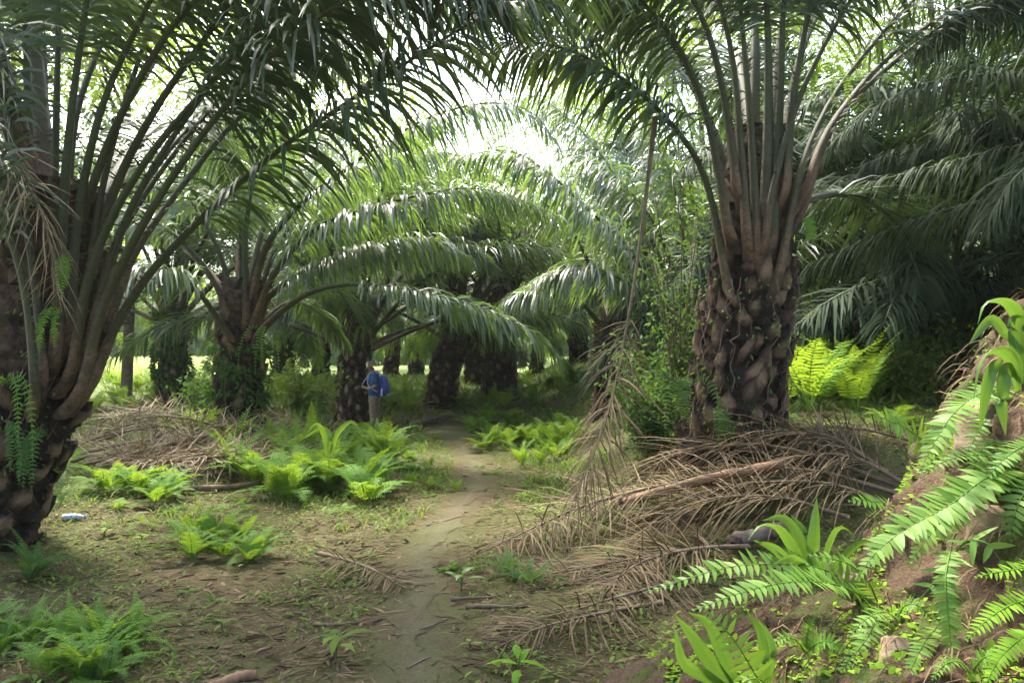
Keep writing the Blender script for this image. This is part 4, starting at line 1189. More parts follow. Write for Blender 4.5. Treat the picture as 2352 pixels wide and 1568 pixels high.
strap_plant('tuft of glossy strap leaves with one upright blade beside the log', (1880, 1345, 3.3), [
    ([(1870, 1345, 3.3), (1868, 1290, 3.28), (1872, 1220, 3.27), (1876, 1142, 3.3)], 0.071),
    ([(1860, 1345, 3.3), (1830, 1270, 3.22), (1790, 1210, 3.15), (1745, 1205, 3.1), (1718, 1240, 3.08)], 0.063),
    ([(1855, 1345, 3.3), (1815, 1300, 3.2), (1780, 1260, 3.12), (1730, 1240, 3.05)], 0.059),
    ([(1865, 1345, 3.3), (1835, 1240, 3.3), (1800, 1190, 3.3), (1750, 1195, 3.3)], 0.059),
    ([(1885, 1345, 3.3), (1900, 1270, 3.28), (1925, 1215, 3.25), (1955, 1225, 3.2), (1968, 1270, 3.18)], 0.046),
    ([(1850, 1345, 3.3), (1840, 1300, 3.1), (1815, 1280, 3.0), (1770, 1300, 2.95)], 0.050),
    ([(1890, 1345, 3.3), (1930, 1290, 3.3), (1970, 1250, 3.35), (2010, 1240, 3.4)], 0.042),
    ([(1862, 1345, 3.3), (1850, 1280, 3.35), (1845, 1220, 3.4), (1815, 1180, 3.42)], 0.050)], 1)
strap_plant('large strap leaved plant standing out on the crest of the bank', (2345, 890, 3.1), [
    ([(2345, 870, 3.15), (2345, 790, 3.12), (2340, 730, 3.1), (2310, 690, 3.05), (2262, 695, 3.0), (2246, 745, 3.0)], 0.063),
    ([(2350, 800, 3.15), (2310, 770, 3.1), (2275, 735, 3.08), (2225, 790, 3.0)], 0.052),
    ([(2340, 900, 3.1), (2325, 830, 3.05), (2290, 800, 3.0), (2250, 830, 2.98), (2235, 920, 2.98)], 0.063),
    ([(2300, 830, 3.05), (2275, 850, 2.95), (2262, 900, 2.92), (2250, 990, 2.92)], 0.067),
    ([(2330, 860, 3.1), (2310, 850, 3.0), (2300, 900, 2.95), (2310, 1000, 2.95)], 0.074),
    ([(2345, 880, 3.1), (2330, 800, 3.1), (2325, 740, 3.1), (2350, 700, 3.1)], 0.052),
    ([(2350, 760, 3.1), (2380, 720, 3.1), (2420, 730, 3.1)], 0.052)], 2)
strap_plant('dark glossy strap leaved plant at the bottom edge of the bank', (1690, 1580, 2.8), [
    ([(1690, 1585, 2.8), (1640, 1530, 2.75), (1590, 1460, 2.72), (1550, 1410, 2.7)], 0.063),
    ([(1695, 1585, 2.8), (1660, 1500, 2.78), (1625, 1430, 2.77), (1580, 1405, 2.76)], 0.059),
    ([(1680, 1590, 2.8), (1620, 1550, 2.7), (1570, 1520, 2.65), (1550, 1440, 2.62)], 0.056),
    ([(1740, 1590, 2.8), (1755, 1520, 2.76), (1745, 1450, 2.75), (1710, 1395, 2.75)], 0.044),
    ([(1750, 1590, 2.8), (1770, 1530, 2.78), (1768, 1470, 2.78), (1740, 1420, 2.78)], 0.044),
    ([(1690, 1590, 2.8), (1640, 1580, 2.68), (1590, 1590, 2.62), (1560, 1640, 2.6)], 0.052)], 3, M_STRAP)
strap_plant('arching pale leaved plant rising behind the bright fern patch', (755, 1040, 9.5), [
    ([(752, 1045, 9.5), (745, 1000, 9.45), (728, 975, 9.4), (700, 1000, 9.35)], .08),
    ([(758, 1045, 9.5), (775, 995, 9.45), (805, 968, 9.4), (828, 985, 9.35)], .075),
    ([(755, 1045, 9.5), (760, 1005, 9.5), (740, 985, 9.6), (690, 1010, 9.6)], .07)], 4, M_SWORD)

# seedlings and broad-leaved weeds one can tell apart
def seedling(label, px, py, size, seed, mat=None, group=None, n=5):
    p = G(px, py); rg = np.random.default_rng(seed)
    root = tag(empty('seedling', p, (0, 0, rg.uniform(0, 6))), label, 'seedling', group)
    b = MB(); b.add(*tube(np.array([[0, 0, -.02], [.01, 0, size * .35], [0, .01, size * .6]]), [.006, .005, .003], 4, tone=.3))
    link('stem', b.mesh('stem', M_RACHIS), root)
    az = np.arange(n) * 2.4 + rg.normal(0, .3, n)
    for k in range(n):
        D = np.array([[math.cos(az[k]), math.sin(az[k]), rg.uniform(.3, 1.4)]])
        lv = MB().add(*strips(np.array([[0, 0, size * (.25 + .35 * k / n)]]), unit(D), np.array([[-math.sin(az[k]), math.cos(az[k]), 0]]), size * rg.uniform(.7, 1.1), size * rg.uniform(.18, .30), 1.2, 8, rg.uniform(.3, .9), fold=.25, prof=[.15, .6, .9, 1, .95, .8, .55, .28, .03]))
        link('leaf', lv.mesh('leaf', mat or M_STRAP), root)
    return root


for i, (lab, x, y, s, n) in enumerate([
        ('pale seedling standing at the bottom edge right of the path', 1190, 1560, .20, 5), ('green seedling with drooping leaves left of the path at the bottom', 770, 1525, .26, 6),
        ('tiny yellowish seedling beside the bottom of the path', 1082, 1490, .09, 3), ('tall thin seedling at the right edge of the path', 1058, 1360, .22, 4),
        ('leafy seedling near the plastic bottle', 240, 1235, .17, 6), ('single sprout left of the small fern clump', 325, 1250, .12, 4),
        ('broad leaved weed on the left verge of the path', 960, 1090, .22, 5), ('round leaved weed in front of the bright fern patch', 745, 1120, .25, 5),
        ('seedling below the path bend on the right side', 1200, 1150, .16, 5), ('two leaved sprout in the clearing left of the path', 690, 1345, .10, 3),
        ('pointed sprout near the bottom left ferns', 510, 1455, .12, 4), ('small weed between the log and the path', 1240, 1190, .14, 5),
        ('green weed under the hanging dead frond', 1290, 1120, .25, 6), ('low weed in front of the dead frond heap at right', 1480, 1350, .12, 5)]):
    seedling(lab, x, y, s, 50 + i, [M_STRAP, M_WEED, M_FERN_LIME][i % 3] if i else M_FERN_LIME, n=n)

# ferns and creepers on the trunks
def trunk_fern(label, px, py, d, fr, seed, mat=None, drop=1.0):
    base = PT(px, py, d); rg = np.random.default_rng(seed)
    root = tag(empty('trunk_fern', base), label, 'fern')
    for k in range(fr):
        a = rg.uniform(-2.6, -.5)
        h = np.array([math.cos(a), math.sin(a), 0])
        ln = rg.uniform(.35, .65) * drop
        pts = np.array([[0, 0, 0], h * ln * .3 + [0, 0, .08 * ln], h * ln * .5 - [0, 0, .3 * ln], h * ln * .55 - [0, 0, .85 * ln]])
        link('frond', tangent_frond(pts, .06, 20, seed * 9 + k, normal=(-.2, -1, .2)).mesh('frond', mat or M_FERN_DARK), root)
    return root


for i, (lab, x, y, d, n, dr, mt) in enumerate([
        ('sword fern hanging from the left palm near the frame edge', 20, 880, 6.45, 5, 1.1, M_FERN), ('small fern growing between the left palm frond stalks', 135, 720, 6.5, 3, .6, M_FERN),
        ('fern tuft high on the left palm', 150, 600, 6.5, 3, .6, M_FERN), ('fern sprig low on the left palm trunk', 110, 1000, 6.55, 4, .8, M_FERN_DARK),
        ('fern beside the trailing creeper on the left palm', 10, 990, 6.4, 4, 1.0, M_FERN_DARK),
        ('long sword fern hanging left of the tall right palm trunk', 1580, 880, 8.0, 5, 1.2, M_FERN_DARK), ('fern sprouting high between the right palm frond stalks', 1890, 170, 8.0, 4, .8, M_FERN_LIME),
        ('fern sprig at the right side of the tall right palm', 1850, 510, 8.1, 2, .7, M_FERN), ('fern low on the tall right palm trunk', 1640, 950, 7.95, 3, .6, M_FERN_DARK),
        ('fern on the shoulder of the stout palm', 610, 760, 13.6, 5, 1.5, M_FERN), ('fern half way up the stout palm trunk', 500, 830, 13.6, 4, 1.4, M_FERN_DARK),
        ('yellow green fern tuft in the crown of the palm behind the person', 838, 755, 20.5, 4, 1.6, M_FERN_LIME), ('fern in the crown of the half hidden palm', 1430, 750, 16.6, 4, 1.2, M_FERN_LIME)]):
    trunk_fern(lab, x, y, d, n, 60 + i, mt, dr)


def creeper(label, pts, rad, n, seed, mat=None, leaf=.07, name='creeper'):
    """a leafy climber on a trunk: stems and small leaves over a length of it"""
    P = np.array([PT(*p) for p in pts]); base = P[0].copy(); rg = np.random.default_rng(seed)
    c, L = catmull(P - base, 20)
    root = tag(empty(name, base), label, 'creeper')
    sb = MB()
    for k in range(7):
        a = rg.uniform(-2.9, -.2); off = np.array([math.cos(a), math.sin(a), 0]) * rad
        sb.add(*tube(c + off + rg.normal(0, .03, c.shape), .006, 4))
    link('stem', sb.mesh('stem', M_TWIG), root)
    t = rg.random(n); a = rg.uniform(-3.3, .2, n)
    Q = np.stack([np.interp(t, np.linspace(0, 1, 20), c[:, i]) for i in range(3)], 1)
    o = np.stack([np.cos(a), np.sin(a), 0 * a], 1)
    keep = (np.sin(a * 3 + t * 9) + np.sin(t * 23 + a) + rg.normal(0, .6, n)) > -.2
    Q, o = Q[keep], o[keep]; k = len(Q)
    Q = Q + o * (rad + rg.random(k) * .1)[:, None]
    D = unit(o + rg.normal(0, .6, (k, 3)) - [0, 0, .4]); W = unit(np.cross(D, o + rg.normal(0, .3, (k, 3))))
    link('foliage', MB().add(*strips(Q, D, W, leaf * rg.uniform(.6, 1.4, k), leaf * .5, .6, 2, rg.random(k), prof=[.4, 1, .08])).mesh('foliage', mat or M_WEED), root)
    return root


creeper('leafy creeper wrapping the mossy palm at the bright clearing', [(398, 890, 23), (397, 800, 23), (398, 715, 23)], .45, 2200, 1, M_SHRUB, .13)
creeper('creeper over the lower trunk of the stout palm', [(545, 980, 14), (548, 890, 14), (552, 790, 14)], .46, 1300, 2, M_SHRUB, .10)
creeper('fine creeper spotted over the tall right palm trunk', [(1685, 1000, 8.5), (1700, 850, 8.5), (1725, 650, 8.5)], .58, 480, 3, M_WEED, .05)
creeper('fine creeper with tiny leaves on the left palm trunk', [(-40, 1120, 7), (60, 930, 7), (105, 700, 7)], .46, 500, 4, M_WEED, .05)


def shrub(label, px, py, d, h, w, n, seed, mat=None, leaf=.09):
    rg = np.random.default_rng(seed)
    p = PT(px, py, d); p[2] = float(ground_z(p[0], p[1]))
    root = tag(empty('shrub', p), label, 'shrub')
    sb = MB(); ends = []
    for k in range(14):
        a = rg.uniform(0, 6.28); e = np.array([math.cos(a) * w * rg.uniform(.2, 1), math.sin(a) * w * rg.uniform(.2, 1), h * rg.uniform(.4, 1)])
        c, _ = catmull([[0, 0, -.1], e * [.3, .3, .5], e], 10); sb.add(*tube(c, np.linspace(.016, .004, 10), 4)); ends.append(c)
    link('stem', sb.mesh('stem', M_TWIG), root)
    E = np.concatenate([c[2:] for c in ends])
    P = E[rg.integers(0, len(E), n)] + rg.normal(0, .12, (n, 3)) * [1, 1, 1.2]
    D = unit(rg.normal(0, 1, (n, 3)) * [1, 1, .5] - [0, 0, .2]); W = unit(np.cross(D, unit(rg.normal(0, .5, (n, 3)) + [0, 0, 1])))
    link('foliage', MB().add(*strips(P, D, W, rg.uniform(.6, 1.4, n) * leaf, leaf * .42, .5, 2, rg.random(n), prof=[.3, 1, .08])).mesh('foliage', mat or M_SHRUB), root)
    return root


shrub('tall leafy climbing shrub filling the gap left of the right palm', 1560, 960, 9.6, 3.4, .6, 1900, 1, None, .075)
shrub('dark shrub thicket left of the right palm foot', 1500, 960, 9.8, 1.6, .7, 2600, 2)
shrub('broad leaved bush beside the lime ferns', 2090, 890, 12.5, 1.3, .8, 1800, 3, M_WEED, .12)
shrub('dark bush under the palms at right', 2240, 880, 14, 1.6, 1.2, 2500, 4)
shrub('bush at the left foot of the stout palm', 480, 930, 14.5, 1.3, .6, 1800, 5, M_SHRUB, .13)
shrub('green bush right of the stout palm', 690, 930, 16.5, 1.6, .8, 2400, 6, M_WEED, .12)

# ------------------------------------------------------------------ uncountable cover
def scatter(n, xr, yr, seed, dens=None, zf=None):
    rg = np.random.default_rng(seed)
    x = rg.uniform(*xr, n); y = rg.uniform(*yr, n)
    k = np.abs(x) < y * .72 + .6
    if dens is not None:
        k &= dens(x, y, rg)
    x, y = x[k], y[k]
    return np.stack([x, y, (zf or ground_z)(x, y)], 1), rg


def off_path(x, y, rg):
    return path_dist(x, y) > .12 + .25 * rg.random(len(x))


P, rg = scatter(120000, (-7, 7), (2.6, 14), 1, lambda x, y, r: off_path(x, y, r) & (r.random(len(x)) < 1.15 - y / 16))
k = len(P); a = rg.uniform(0, 6.28, k)
D = np.stack([np.cos(a), np.sin(a), rg.uniform(-.02, .14, k)], 1); W = np.stack([-np.sin(a), np.cos(a), rg.normal(0, .5, k)], 1)
lt = MB().add(*strips(P + [0, 0, .006], unit(D), unit(W), rg.uniform(.03, .16, k) * (1 + (rg.random(k) < .06) * 1.5), np.where(rg.random(k) < .12, rg.uniform(.012, .03, k), rg.uniform(.003, .009, k)), rg.uniform(.0, .25, k), 2, rg.random(k) ** 1.4))
tag(link('leaf_litter', lt.mesh('leaf_litter', M_LITTER)), 'dry straw and leaf litter strewn over the soil', 'leaf litter', kind='stuff')


def patchy(x, y, rg):
    v = wob(x * 1.3 + 3, y * 1.1, 1.0) + .5 * wob(x, y, 3.1)
    return (v + rg.normal(0, .25, len(x)) > .02) & (path_dist(x, y) > .22 + .2 * rg.random(len(x)))


P, rg = scatter(380000, (-9, 9), (2.8, 18), 2, patchy)
k = len(P); a = rg.uniform(0, 6.28, k)
D = np.stack([np.cos(a), np.sin(a), rg.uniform(.2, 1.6, k)], 1); W = np.stack([-np.sin(a), np.cos(a), 0 * a], 1)
wl_ = np.where(rg.random(k) < .74, rg.uniform(.008, .022, k), rg.uniform(.02, .06, k))
WE = RNG.random((30000, 2))
ex = np.where(RNG.random(30000) < .6, -5.2 + 4.3 * WE[:, 0], .15 + 1.3 * WE[:, 0]); ey = 7.6 + 9 * WE[:, 1]
kp = (wob(ex * 1.2, ey * .9 + 2, 1.3) + RNG.normal(0, .3, 30000) > .35) & (path_dist(ex, ey) > .32)
ex, ey = ex[kp], ey[kp]; ea = RNG.uniform(0, 6.28, len(ex))
EW = strips(np.stack([ex, ey, ground_z(ex, ey)], 1), unit(np.stack([np.cos(ea), np.sin(ea), RNG.uniform(.6, 2.4, len(ex))], 1)), np.stack([-np.sin(ea), np.cos(ea), 0 * ea], 1), RNG.uniform(.05, .19, len(ex)), RNG.uniform(.010, .028, len(ex)), .9, 2, RNG.random(len(ex)), prof=[.4, 1, .1])
wd_ = MB().add(*EW).add(*strips(P + np.stack([0 * a, 0 * a, rg.uniform(0, .06, k)], 1), unit(D), W, wl_, wl_ * .5, .8, 2, rg.random(k), prof=[.35, 1, .1]))
tag(link('ground_weeds', wd_.mesh('ground_weeds', M_WEED)), 'tiny green weeds and moss sprigs over the plantation floor', 'weeds', kind='stuff')

P, rg = scatter(60000, (-30, 30), (11, 42), 3, lambda x, y, r: (path_dist(x, y) > .6) & ((y > 15) | (x < -3.5) | (x > 3)) & (wob(x, y, .8) + r.normal(0, .4, len(x)) > -.25))
k = len(P); a = rg.uniform(0, 6.28, k)
D = np.stack([np.cos(a), np.sin(a), rg.uniform(.4, 2, k)], 1); W = np.stack([-np.sin(a), np.cos(a), 0 * a], 1)
gv = MB().add(*strips(P, unit(D), W, rg.uniform(.12, .45, k), .05, .8, 2, rg.random(k)))
tag(link('undergrowth', gv.mesh('undergrowth', M_WEED)), 'low green undergrowth on the far plantation floor', 'undergrowth', kind='stuff')

rg = np.random.default_rng(9)
k = 16000
x = rg.uniform(-48, -19, k); y = rg.uniform(40, 76, k)
a = rg.uniform(0, 6.28, k)
P = np.stack([x, y, ground_z(x, y)], 1)
D = np.stack([np.cos(a) * .5, np.sin(a) * .5, 0 * a + 1], 1); W = np.stack([-np.sin(a), np.cos(a), 0 * a], 1)
tag(link('tall_grass', MB().add(*strips(P, unit(D), W, rg.uniform(.5, 1.4, k), .10, .7, 3, rg.random(k))).mesh('tall_grass', M_GRASS)), 'sunlit tall grass in the clearing beyond the left palms', 'grass', kind='stuff')

# the far wood closing the view
k = 30000
rg = np.random.default_rng(10)
th = rg.uniform(-.75, .75, k); rr = rg.uniform(84, 100, k)
hh = 9 + 3 * np.sin(th * 23) + 2 * np.sin(th * 51 + 1)
P = np.stack([np.sin(th) * rr, np.cos(th) * rr, 1.5 + rg.random(k) ** .8 * hh], 1)
D = unit(rg.normal(0, 1, (k, 3))); W = unit(np.cross(D, rg.normal(0, 1, (k, 3))))
tag(link('far_wood', MB().add(*strips(P, D, W, rg.uniform(.8, 2.2, k), .8, .8, 2, rg.random(k), prof=[.4, 1, .1])).mesh('far_wood', M_TREE)), 'pale green wood closing the view behind the plantation', 'wood', kind='stuff')

# bank cover
rg = np.random.default_rng(20)
k = 40000
x = rg.uniform(.7, 3.0, k); y = rg.uniform(1.2, 4.2, k)
v = wob(x * 2, y * 2, 1.6) + .6 * wob(x + 1, y, 5.0)
kp = (v + rg.normal(0, .2, k) > .12)
x, y = x[kp], y[kp]; k = len(x); a = rg.uniform(0, 6.28, k)
P = np.stack([x, y, bank_z(x, y)], 1)
D = np.stack([np.cos(a) - .5, np.sin(a) - .5, rg.uniform(.2, 1.2, k)], 1); W = np.stack([-np.sin(a), np.cos(a), 0 * a], 1)
s = rg.uniform(.010, .036, k)
tag(link('bank_moss', MB().add(*strips(P, unit(D), W, s, s * .75, .7, 2, rg.random(k), prof=[.5, 1, .25])).mesh('bank_moss', M_MOSS)), 'lime green moss and liverwort patches on the bank', 'moss', kind='stuff')
k = 7000
x = rg.uniform(1.0, 2.9, k); y = rg.uniform(1.4, 4.0, k)
kp = wob(x * 2 + 5, y * 1.5, 1.3) + rg.normal(0, .3, k) > .15
x, y = x[kp], y[kp]; k = len(x)
P = np.stack([x, y, bank_z(x, y) + .01], 1)
D = np.stack([rg.normal(-.6, .5, k), rg.normal(-.3, .5, k), rg.normal(.2, .4, k)], 1)
tag(link('dry_roots', MB().add(*strips(P, unit(D), unit(rg.normal(0, 1, (k, 3))), rg.uniform(.06, .28, k), .005, 2.0, 4, rg.random(k))).mesh('dry_roots', M_LITTER)), 'dry roots and straw trailing down the bank', 'roots', kind='stuff')


def stone(label, px, py, d, sx, sy, sz, seed):
    rg = np.random.default_rng(seed)
    p = PT(px, py, d)
    n, m = 14, 20
    th = np.linspace(0.02, PI - .02, n); ph = np.linspace(0, 2 * PI, m, endpoint=False)
    T, Pp = np.meshgrid(th, ph, indexing='ij')
    V = np.stack([np.sin(T) * np.cos(Pp), np.sin(T) * np.sin(Pp), np.cos(T)], -1)
    V = np.sign(V) * np.abs(V) ** .6
    nz = 1 + .10 * np.sin(V[..., 0] * 4 + seed) * np.cos(V[..., 1] * 5) + .07 * np.sin(V[..., 2] * 9 + V[..., 0] * 6 + seed)
    V = (V * nz[..., None] * [sx, sy, sz]).reshape(-1, 3)
    Q = [(i * m + j, i * m + (j + 1) % m, (i + 1) * m + (j + 1) % m, (i + 1) * m + j) for i in range(n - 1) for j in range(m)]
    o = link('stone', MB().add(V, Q).mesh('stone', M_STONE), None, p, (rg.normal(0, .2), rg.normal(0, .2), rg.uniform(0, 3)))
    return tag(o, label, 'stone')


stone('upright pale sandstone near the top of the bank', 2252, 990, 3.3, .08, .08, .12, 1)
stone('smooth sandy boulder in the middle of the bank face', 2310, 1225, 3.02, .13, .12, .10, 2)
stone('pale stone at the bottom of the bank', 2090, 1560, 2.8, .14, .13, .10, 3)
stone('small grey stone at the root of the long sword fern', 1955, 1345, 3.2, .05, .05, .05, 4)

# ------------------------------------------------------------------ plastic bottle
M_CLEAR = solid_mat('bottle_plastic', [(.3, (.34, .37, .40)), (.7, (.52, .56, .58))], 12, 2, .25, spec=.6)
M_LABEL = solid_mat('bottle_label', [(.4, (.10, .20, .55)), (.6, (.55, .62, .75))], 40, 2, .5)
p = G(168, 1200, .035)
bt = tag(empty('plastic_bottle', p, (0, 0, R(8))), 'crumpled clear plastic bottle lying on the ground by the left palm', 'bottle')
prof = [(-.10, .012), (-.098, .03), (-.06, .034), (-.05, .031), (0, .033), (.03, .033), (.055, .030), (.08, .018), (.09, .0135), (.105, .0135)]
V, Q, T = tube(np.array([[a, 0, 0] for a, _ in prof]), [r for _, r in prof], 12)
link('body', MB().add(V, Q).mesh('body', M_CLEAR), bt)
V, Q, T = tube(np.array([[-.045, 0, 0], [0, 0, 0], [.028, 0, 0]]), [.0325, .0342, .0342], 14, cap=False)
link('label_band', MB().add(V, Q).mesh('label_band', M_LABEL), bt)
V, Q, T = tube(np.array([[.1, 0, 0], [.12, 0, 0]]), .016, 10)
link('cap', MB().add(V, Q).mesh('cap', M_LABEL), bt)

# ------------------------------------------------------------------ the person
def skin(name, verts, edges, mat, parent, root=0, levels=2):
    me = bpy.data.meshes.new(name)
    me.from_pydata([v[0] for v in verts], edges, [])
    me.materials.append(mat)
    o = link(name, me, parent)
    m = o.modifiers.new('Skin', 'SKIN'); m.use_smooth_shade = True
    for i, v in enumerate(verts):
        r = v[1]
        me.skin_vertices[0].data[i].radius = (r, r) if np.isscalar(r) else r
        me.skin_vertices[0].data[i].use_root = i == root
    s = o.modifiers.new('Subdivision', 'SUBSURF'); s.levels = s.render_levels = levels
    return o


M_SKIN = solid_mat('skin', [(.3, (.22, .115, .075)), (.7, (.30, .165, .11))], 10, 3, .6)
M_SHIRT = solid_mat('blue_shirt', [(.3, (.016, .05, .11)), (.7, (.032, .085, .165))], 14, 4, .85, .2, 60)
M_SHIRT2 = solid_mat('teal_sleeve', [(.3, (.02, .10, .15)), (.7, (.05, .17, .22))], 14, 4, .85)
M_TROUSER = solid_mat('khaki_cloth', [(.3, (.15, .105, .065)), (.7, (.24, .175, .115))], 14, 4, .9, .2, 60)
M_PACK = solid_mat('blue_nylon', [(.3, (.025, .04, .17)), (.7, (.05, .075, .27))], 12, 3, .6)
M_PACK_PALE = solid_mat('pale_webbing', [(.3, (.22, .24, .45)), (.7, (.36, .38, .58))], 12, 3, .7)
M_HAT = solid_mat('hat_cloth', [(.3, (.09, .07, .034)), (.7, (.16, .13, .065))], 14, 4, .9)
M_HATPALE = solid_mat('hat_pale_cloth', [(.3, (.50, .42, .24)), (.7, (.68, .60, .40))], 14, 3, .9)
M_BLACK = solid_mat('black_plastic', [(.3, (.012, .012, .013)), (.7, (.03, .03, .032))], 20, 2, .45)
M_BOOT = solid_mat('boot_rubber', [(.3, (.015, .014, .012)), (.7, (.05, .045, .04))], 12, 3, .7)

pf = G(858, 992)
PER = tag(empty('person', pf, (0, 0, R(4))), 'person in hat and blue shirt looking down at a camera', 'person')
HM = 1.62   # facing -X; left side toward the viewer (-Y)
bv = [((0, 0, .90), .13), ((0, 0, 1.08), (.115, .15)), ((.015, 0, 1.26), (.115, .165)), ((-.005, 0, 1.37), (.07, .11)), ((-.03, 0, 1.42), .052),
      ((-.055, 0, 1.48), (.078, .072)), ((-.065, 0, 1.56), (.088, .075)),                         # 4 neck 5 jaw 6 head
      ((.02, -.17, 1.34), .062), ((.05, -.205, 1.07), .046), ((-.10, -.17, 1.02), .038), ((-.20, -.10, 1.05), .028), ((-.245, -.07, 1.06), .03),   # 7 shoulder 8 elbow 9 fore 10 wrist 11 palm
      ((.02, .17, 1.34), .062), ((.04, .205, 1.07), .046), ((-.10, .15, 1.03), .038), ((-.20, .06, 1.05), .028), ((-.245, .04, 1.06), .03),
      ((-.01, -.09, .84), .085), ((-.02, -.095, .46), .058), ((.0, -.1, .07), .042), ((-.12, -.11, .04), .035),      # 17 hip 18 knee 19 ankle 20 toe
      ((.03, .09, .84), .085), ((.02, .095, .46), .058), ((.05, .1, .07), .042), ((-.07, .11, .04), .035),
      ((-.145, 0, 1.515), .018)]                                                                   # 25 nose
be = [(0, 1), (1, 2), (2, 3), (3, 4), (4, 5), (5, 6), (2, 7), (7, 8), (8, 9), (9, 10), (10, 11), (2, 12), (12, 13), (13, 14), (14, 15), (15, 16),
      (0, 17), (17, 18), (18, 19), (19, 20), (0, 21), (21, 22), (22, 23), (23, 24), (5, 25)]
for sgn, pi_, y0 in ((-1, 11, -.07), (1, 16, .04)):       # five fingers closing on the camera
    for j in range(4):
        b = len(bv); zz = 1.085 - .017 * j
        bv += [((-.275, y0 + sgn * .004, zz), .0095), ((-.30 + .004 * j, y0 - sgn * .018, zz), .009), ((-.305 + .006 * j, y0 - sgn * .042, zz - .004), .008)]
        be += [(pi_, b), (b, b + 1), (b + 1, b + 2)]
    b = len(bv)
    bv += [((-.25, y0 - sgn * .022, 1.088), .010), ((-.272, y0 - sgn * .04, 1.092), .009)]
    be += [(pi_, b), (b, b + 1)]
skin('body', bv, be, M_SKIN, PER)
sv = [((0, 0, .70), (.15, .18)), ((0, 0, .98), (.15, .18)), ((.015, 0, 1.25), (.14, .185)), ((0, 0, 1.375), (.075, .12)),
      ((.02, -.185, 1.33), .082), ((.045, -.215, 1.12), .072), ((.02, .185, 1.33), .082), ((.035, .215, 1.12), .072)]
skin('shirt', sv, [(0, 1), (1, 2), (2, 3), (2, 4), (4, 5), (2, 6), (6, 7)], M_SHIRT, PER)
skin('trousers', [((0, 0, .92), (.14, .165)), ((-.01, -.095, .80), .105), ((-.02, -.10, .45), .078), ((0, -.10, .14), .07), ((.03, .095, .80), .105), ((.02, .10, .45), .078), ((.05, .10, .14), .07)],
     [(0, 1), (1, 2), (2, 3), (0, 4), (4, 5), (5, 6)], M_TROUSER, PER)
for y, x in ((-.11, 0), (.11, .05)):
    skin('boot', [((x + .02, y, .16), .055), ((x + .01, y, .06), .055), ((x - .08, y, .045), .05), ((x - .15, y, .035), .04)], [(0, 1), (1, 2), (2, 3)], M_BOOT, PER)
for sg in (-1, 1):
    link('ear', MB().add(*tube(np.array([[-.045, sg * .072, 1.49], [-.04, sg * .085, 1.515], [-.045, sg * .08, 1.54]]), [.012, .018, .012], 6)).mesh('ear', M_SKIN), PER)
    link('eye', MB().add(*tube(np.array([[-.150, sg * .03, 1.545], [-.144, sg * .03, 1.545]]), [.008, .012], 6)).mesh('eye', M_BLACK), PER)
link('mouth', MB().add(*tube(np.array([[-.132, -.022, 1.468], [-.138, 0, 1.468], [-.132, .022, 1.468]]), [.004, .006, .004], 6)).mesh('mouth', M_TWIG), PER)
# hat: crown with pale front and a brim dipping forward
hb = MB()
prof = [(.0, .19), (.006, .175), (.012, .115), (.03, .108), (.09, .100), (.125, .07), (.135, .02)]
m = 24
ph = np.linspace(0, 2 * PI, m, endpoint=False)
rows = [np.stack([r * np.cos(ph) * 1.06, r * np.sin(ph), 0 * ph + z - (.05 * (r > .15)) * np.abs(np.cos(ph))], 1) for z, r in prof]
Q = [(i * m + j, i * m + (j + 1) % m, (i + 1) * m + (j + 1) % m, (i + 1) * m + j) for i in range(len(prof) - 1) for j in range(m)]
hb.add(np.concatenate(rows), Q)
hat = link('hat', hb.mesh('hat', M_HAT), PER, (-.055, 0, 1.555), (0, R(-14), 0))
fb = MB()
ph = np.linspace(PI * .72, PI * 1.28, 8)
rows = [np.stack([(r + .004) * np.cos(ph) * 1.06, (r + .004) * np.sin(ph), 0 * ph + z], 1) for z, r in prof[2:6]]
fb.add(np.concatenate(rows), [(i * 8 + j, i * 8 + j + 1, (i + 1) * 8 + j + 1, (i + 1) * 8 + j) for i in range(3) for j in range(7)])
link('pale_panel', fb.mesh('pale_panel', M_HATPALE), hat)
# rucksack and camera
BP = tag(empty('backpack', pf, (0, 0, R(4))), 'blue backpack on the back of the person in the hat', 'backpack')
bpv = [((.20, 0, .84), (.09, .13)), ((.235, 0, 1.02), (.11, .15)), ((.22, 0, 1.22), (.10, .14)), ((.17, 0, 1.34), (.06, .11))]
skin('bag', bpv, [(0, 1), (1, 2), (2, 3)], M_PACK, BP)
skin('front_pocket', [((.32, 0, .90), (.04, .10)), ((.335, 0, 1.06), (.04, .10))], [(0, 1)], M_PACK, BP)
for sg in (-1, 1):
    c, _ = catmull([[.16, sg * .11, 1.36], [.04, sg * .125, 1.445], [-.09, sg * .12, 1.37], [-.14, sg * .135, 1.22], [-.08, sg * .19, 1.06], [.10, sg * .17, .95]], 24)
    link('shoulder_strap', MB().add(*tube(c, .026, 6, .5)).mesh('shoulder_strap', M_PACK_PALE), BP)
link('side_pocket', MB().add(*tube(np.array([[.2, -.155, .86], [.2, -.165, .95], [.21, -.155, 1.03]]), [.045, .05, .035], 8, .5)).mesh('side_pocket', M_PACK_PALE), BP)
CA = tag(empty('camera', pf, (0, 0, R(4))), 'small black camera held in the hands of the person', 'camera')


def boxq(cx, cy, cz, sx, sy, sz):
    v = np.array([[x, y, z] for z in (-1, 1) for y in (-1, 1) for x in (-1, 1)]) * [sx / 2, sy / 2, sz / 2] + [cx, cy, cz]
    return v, [(0, 2, 3, 1), (4, 5, 7, 6), (0, 1, 5, 4), (2, 6, 7, 3), (0, 4, 6, 2), (1, 3, 7, 5)]


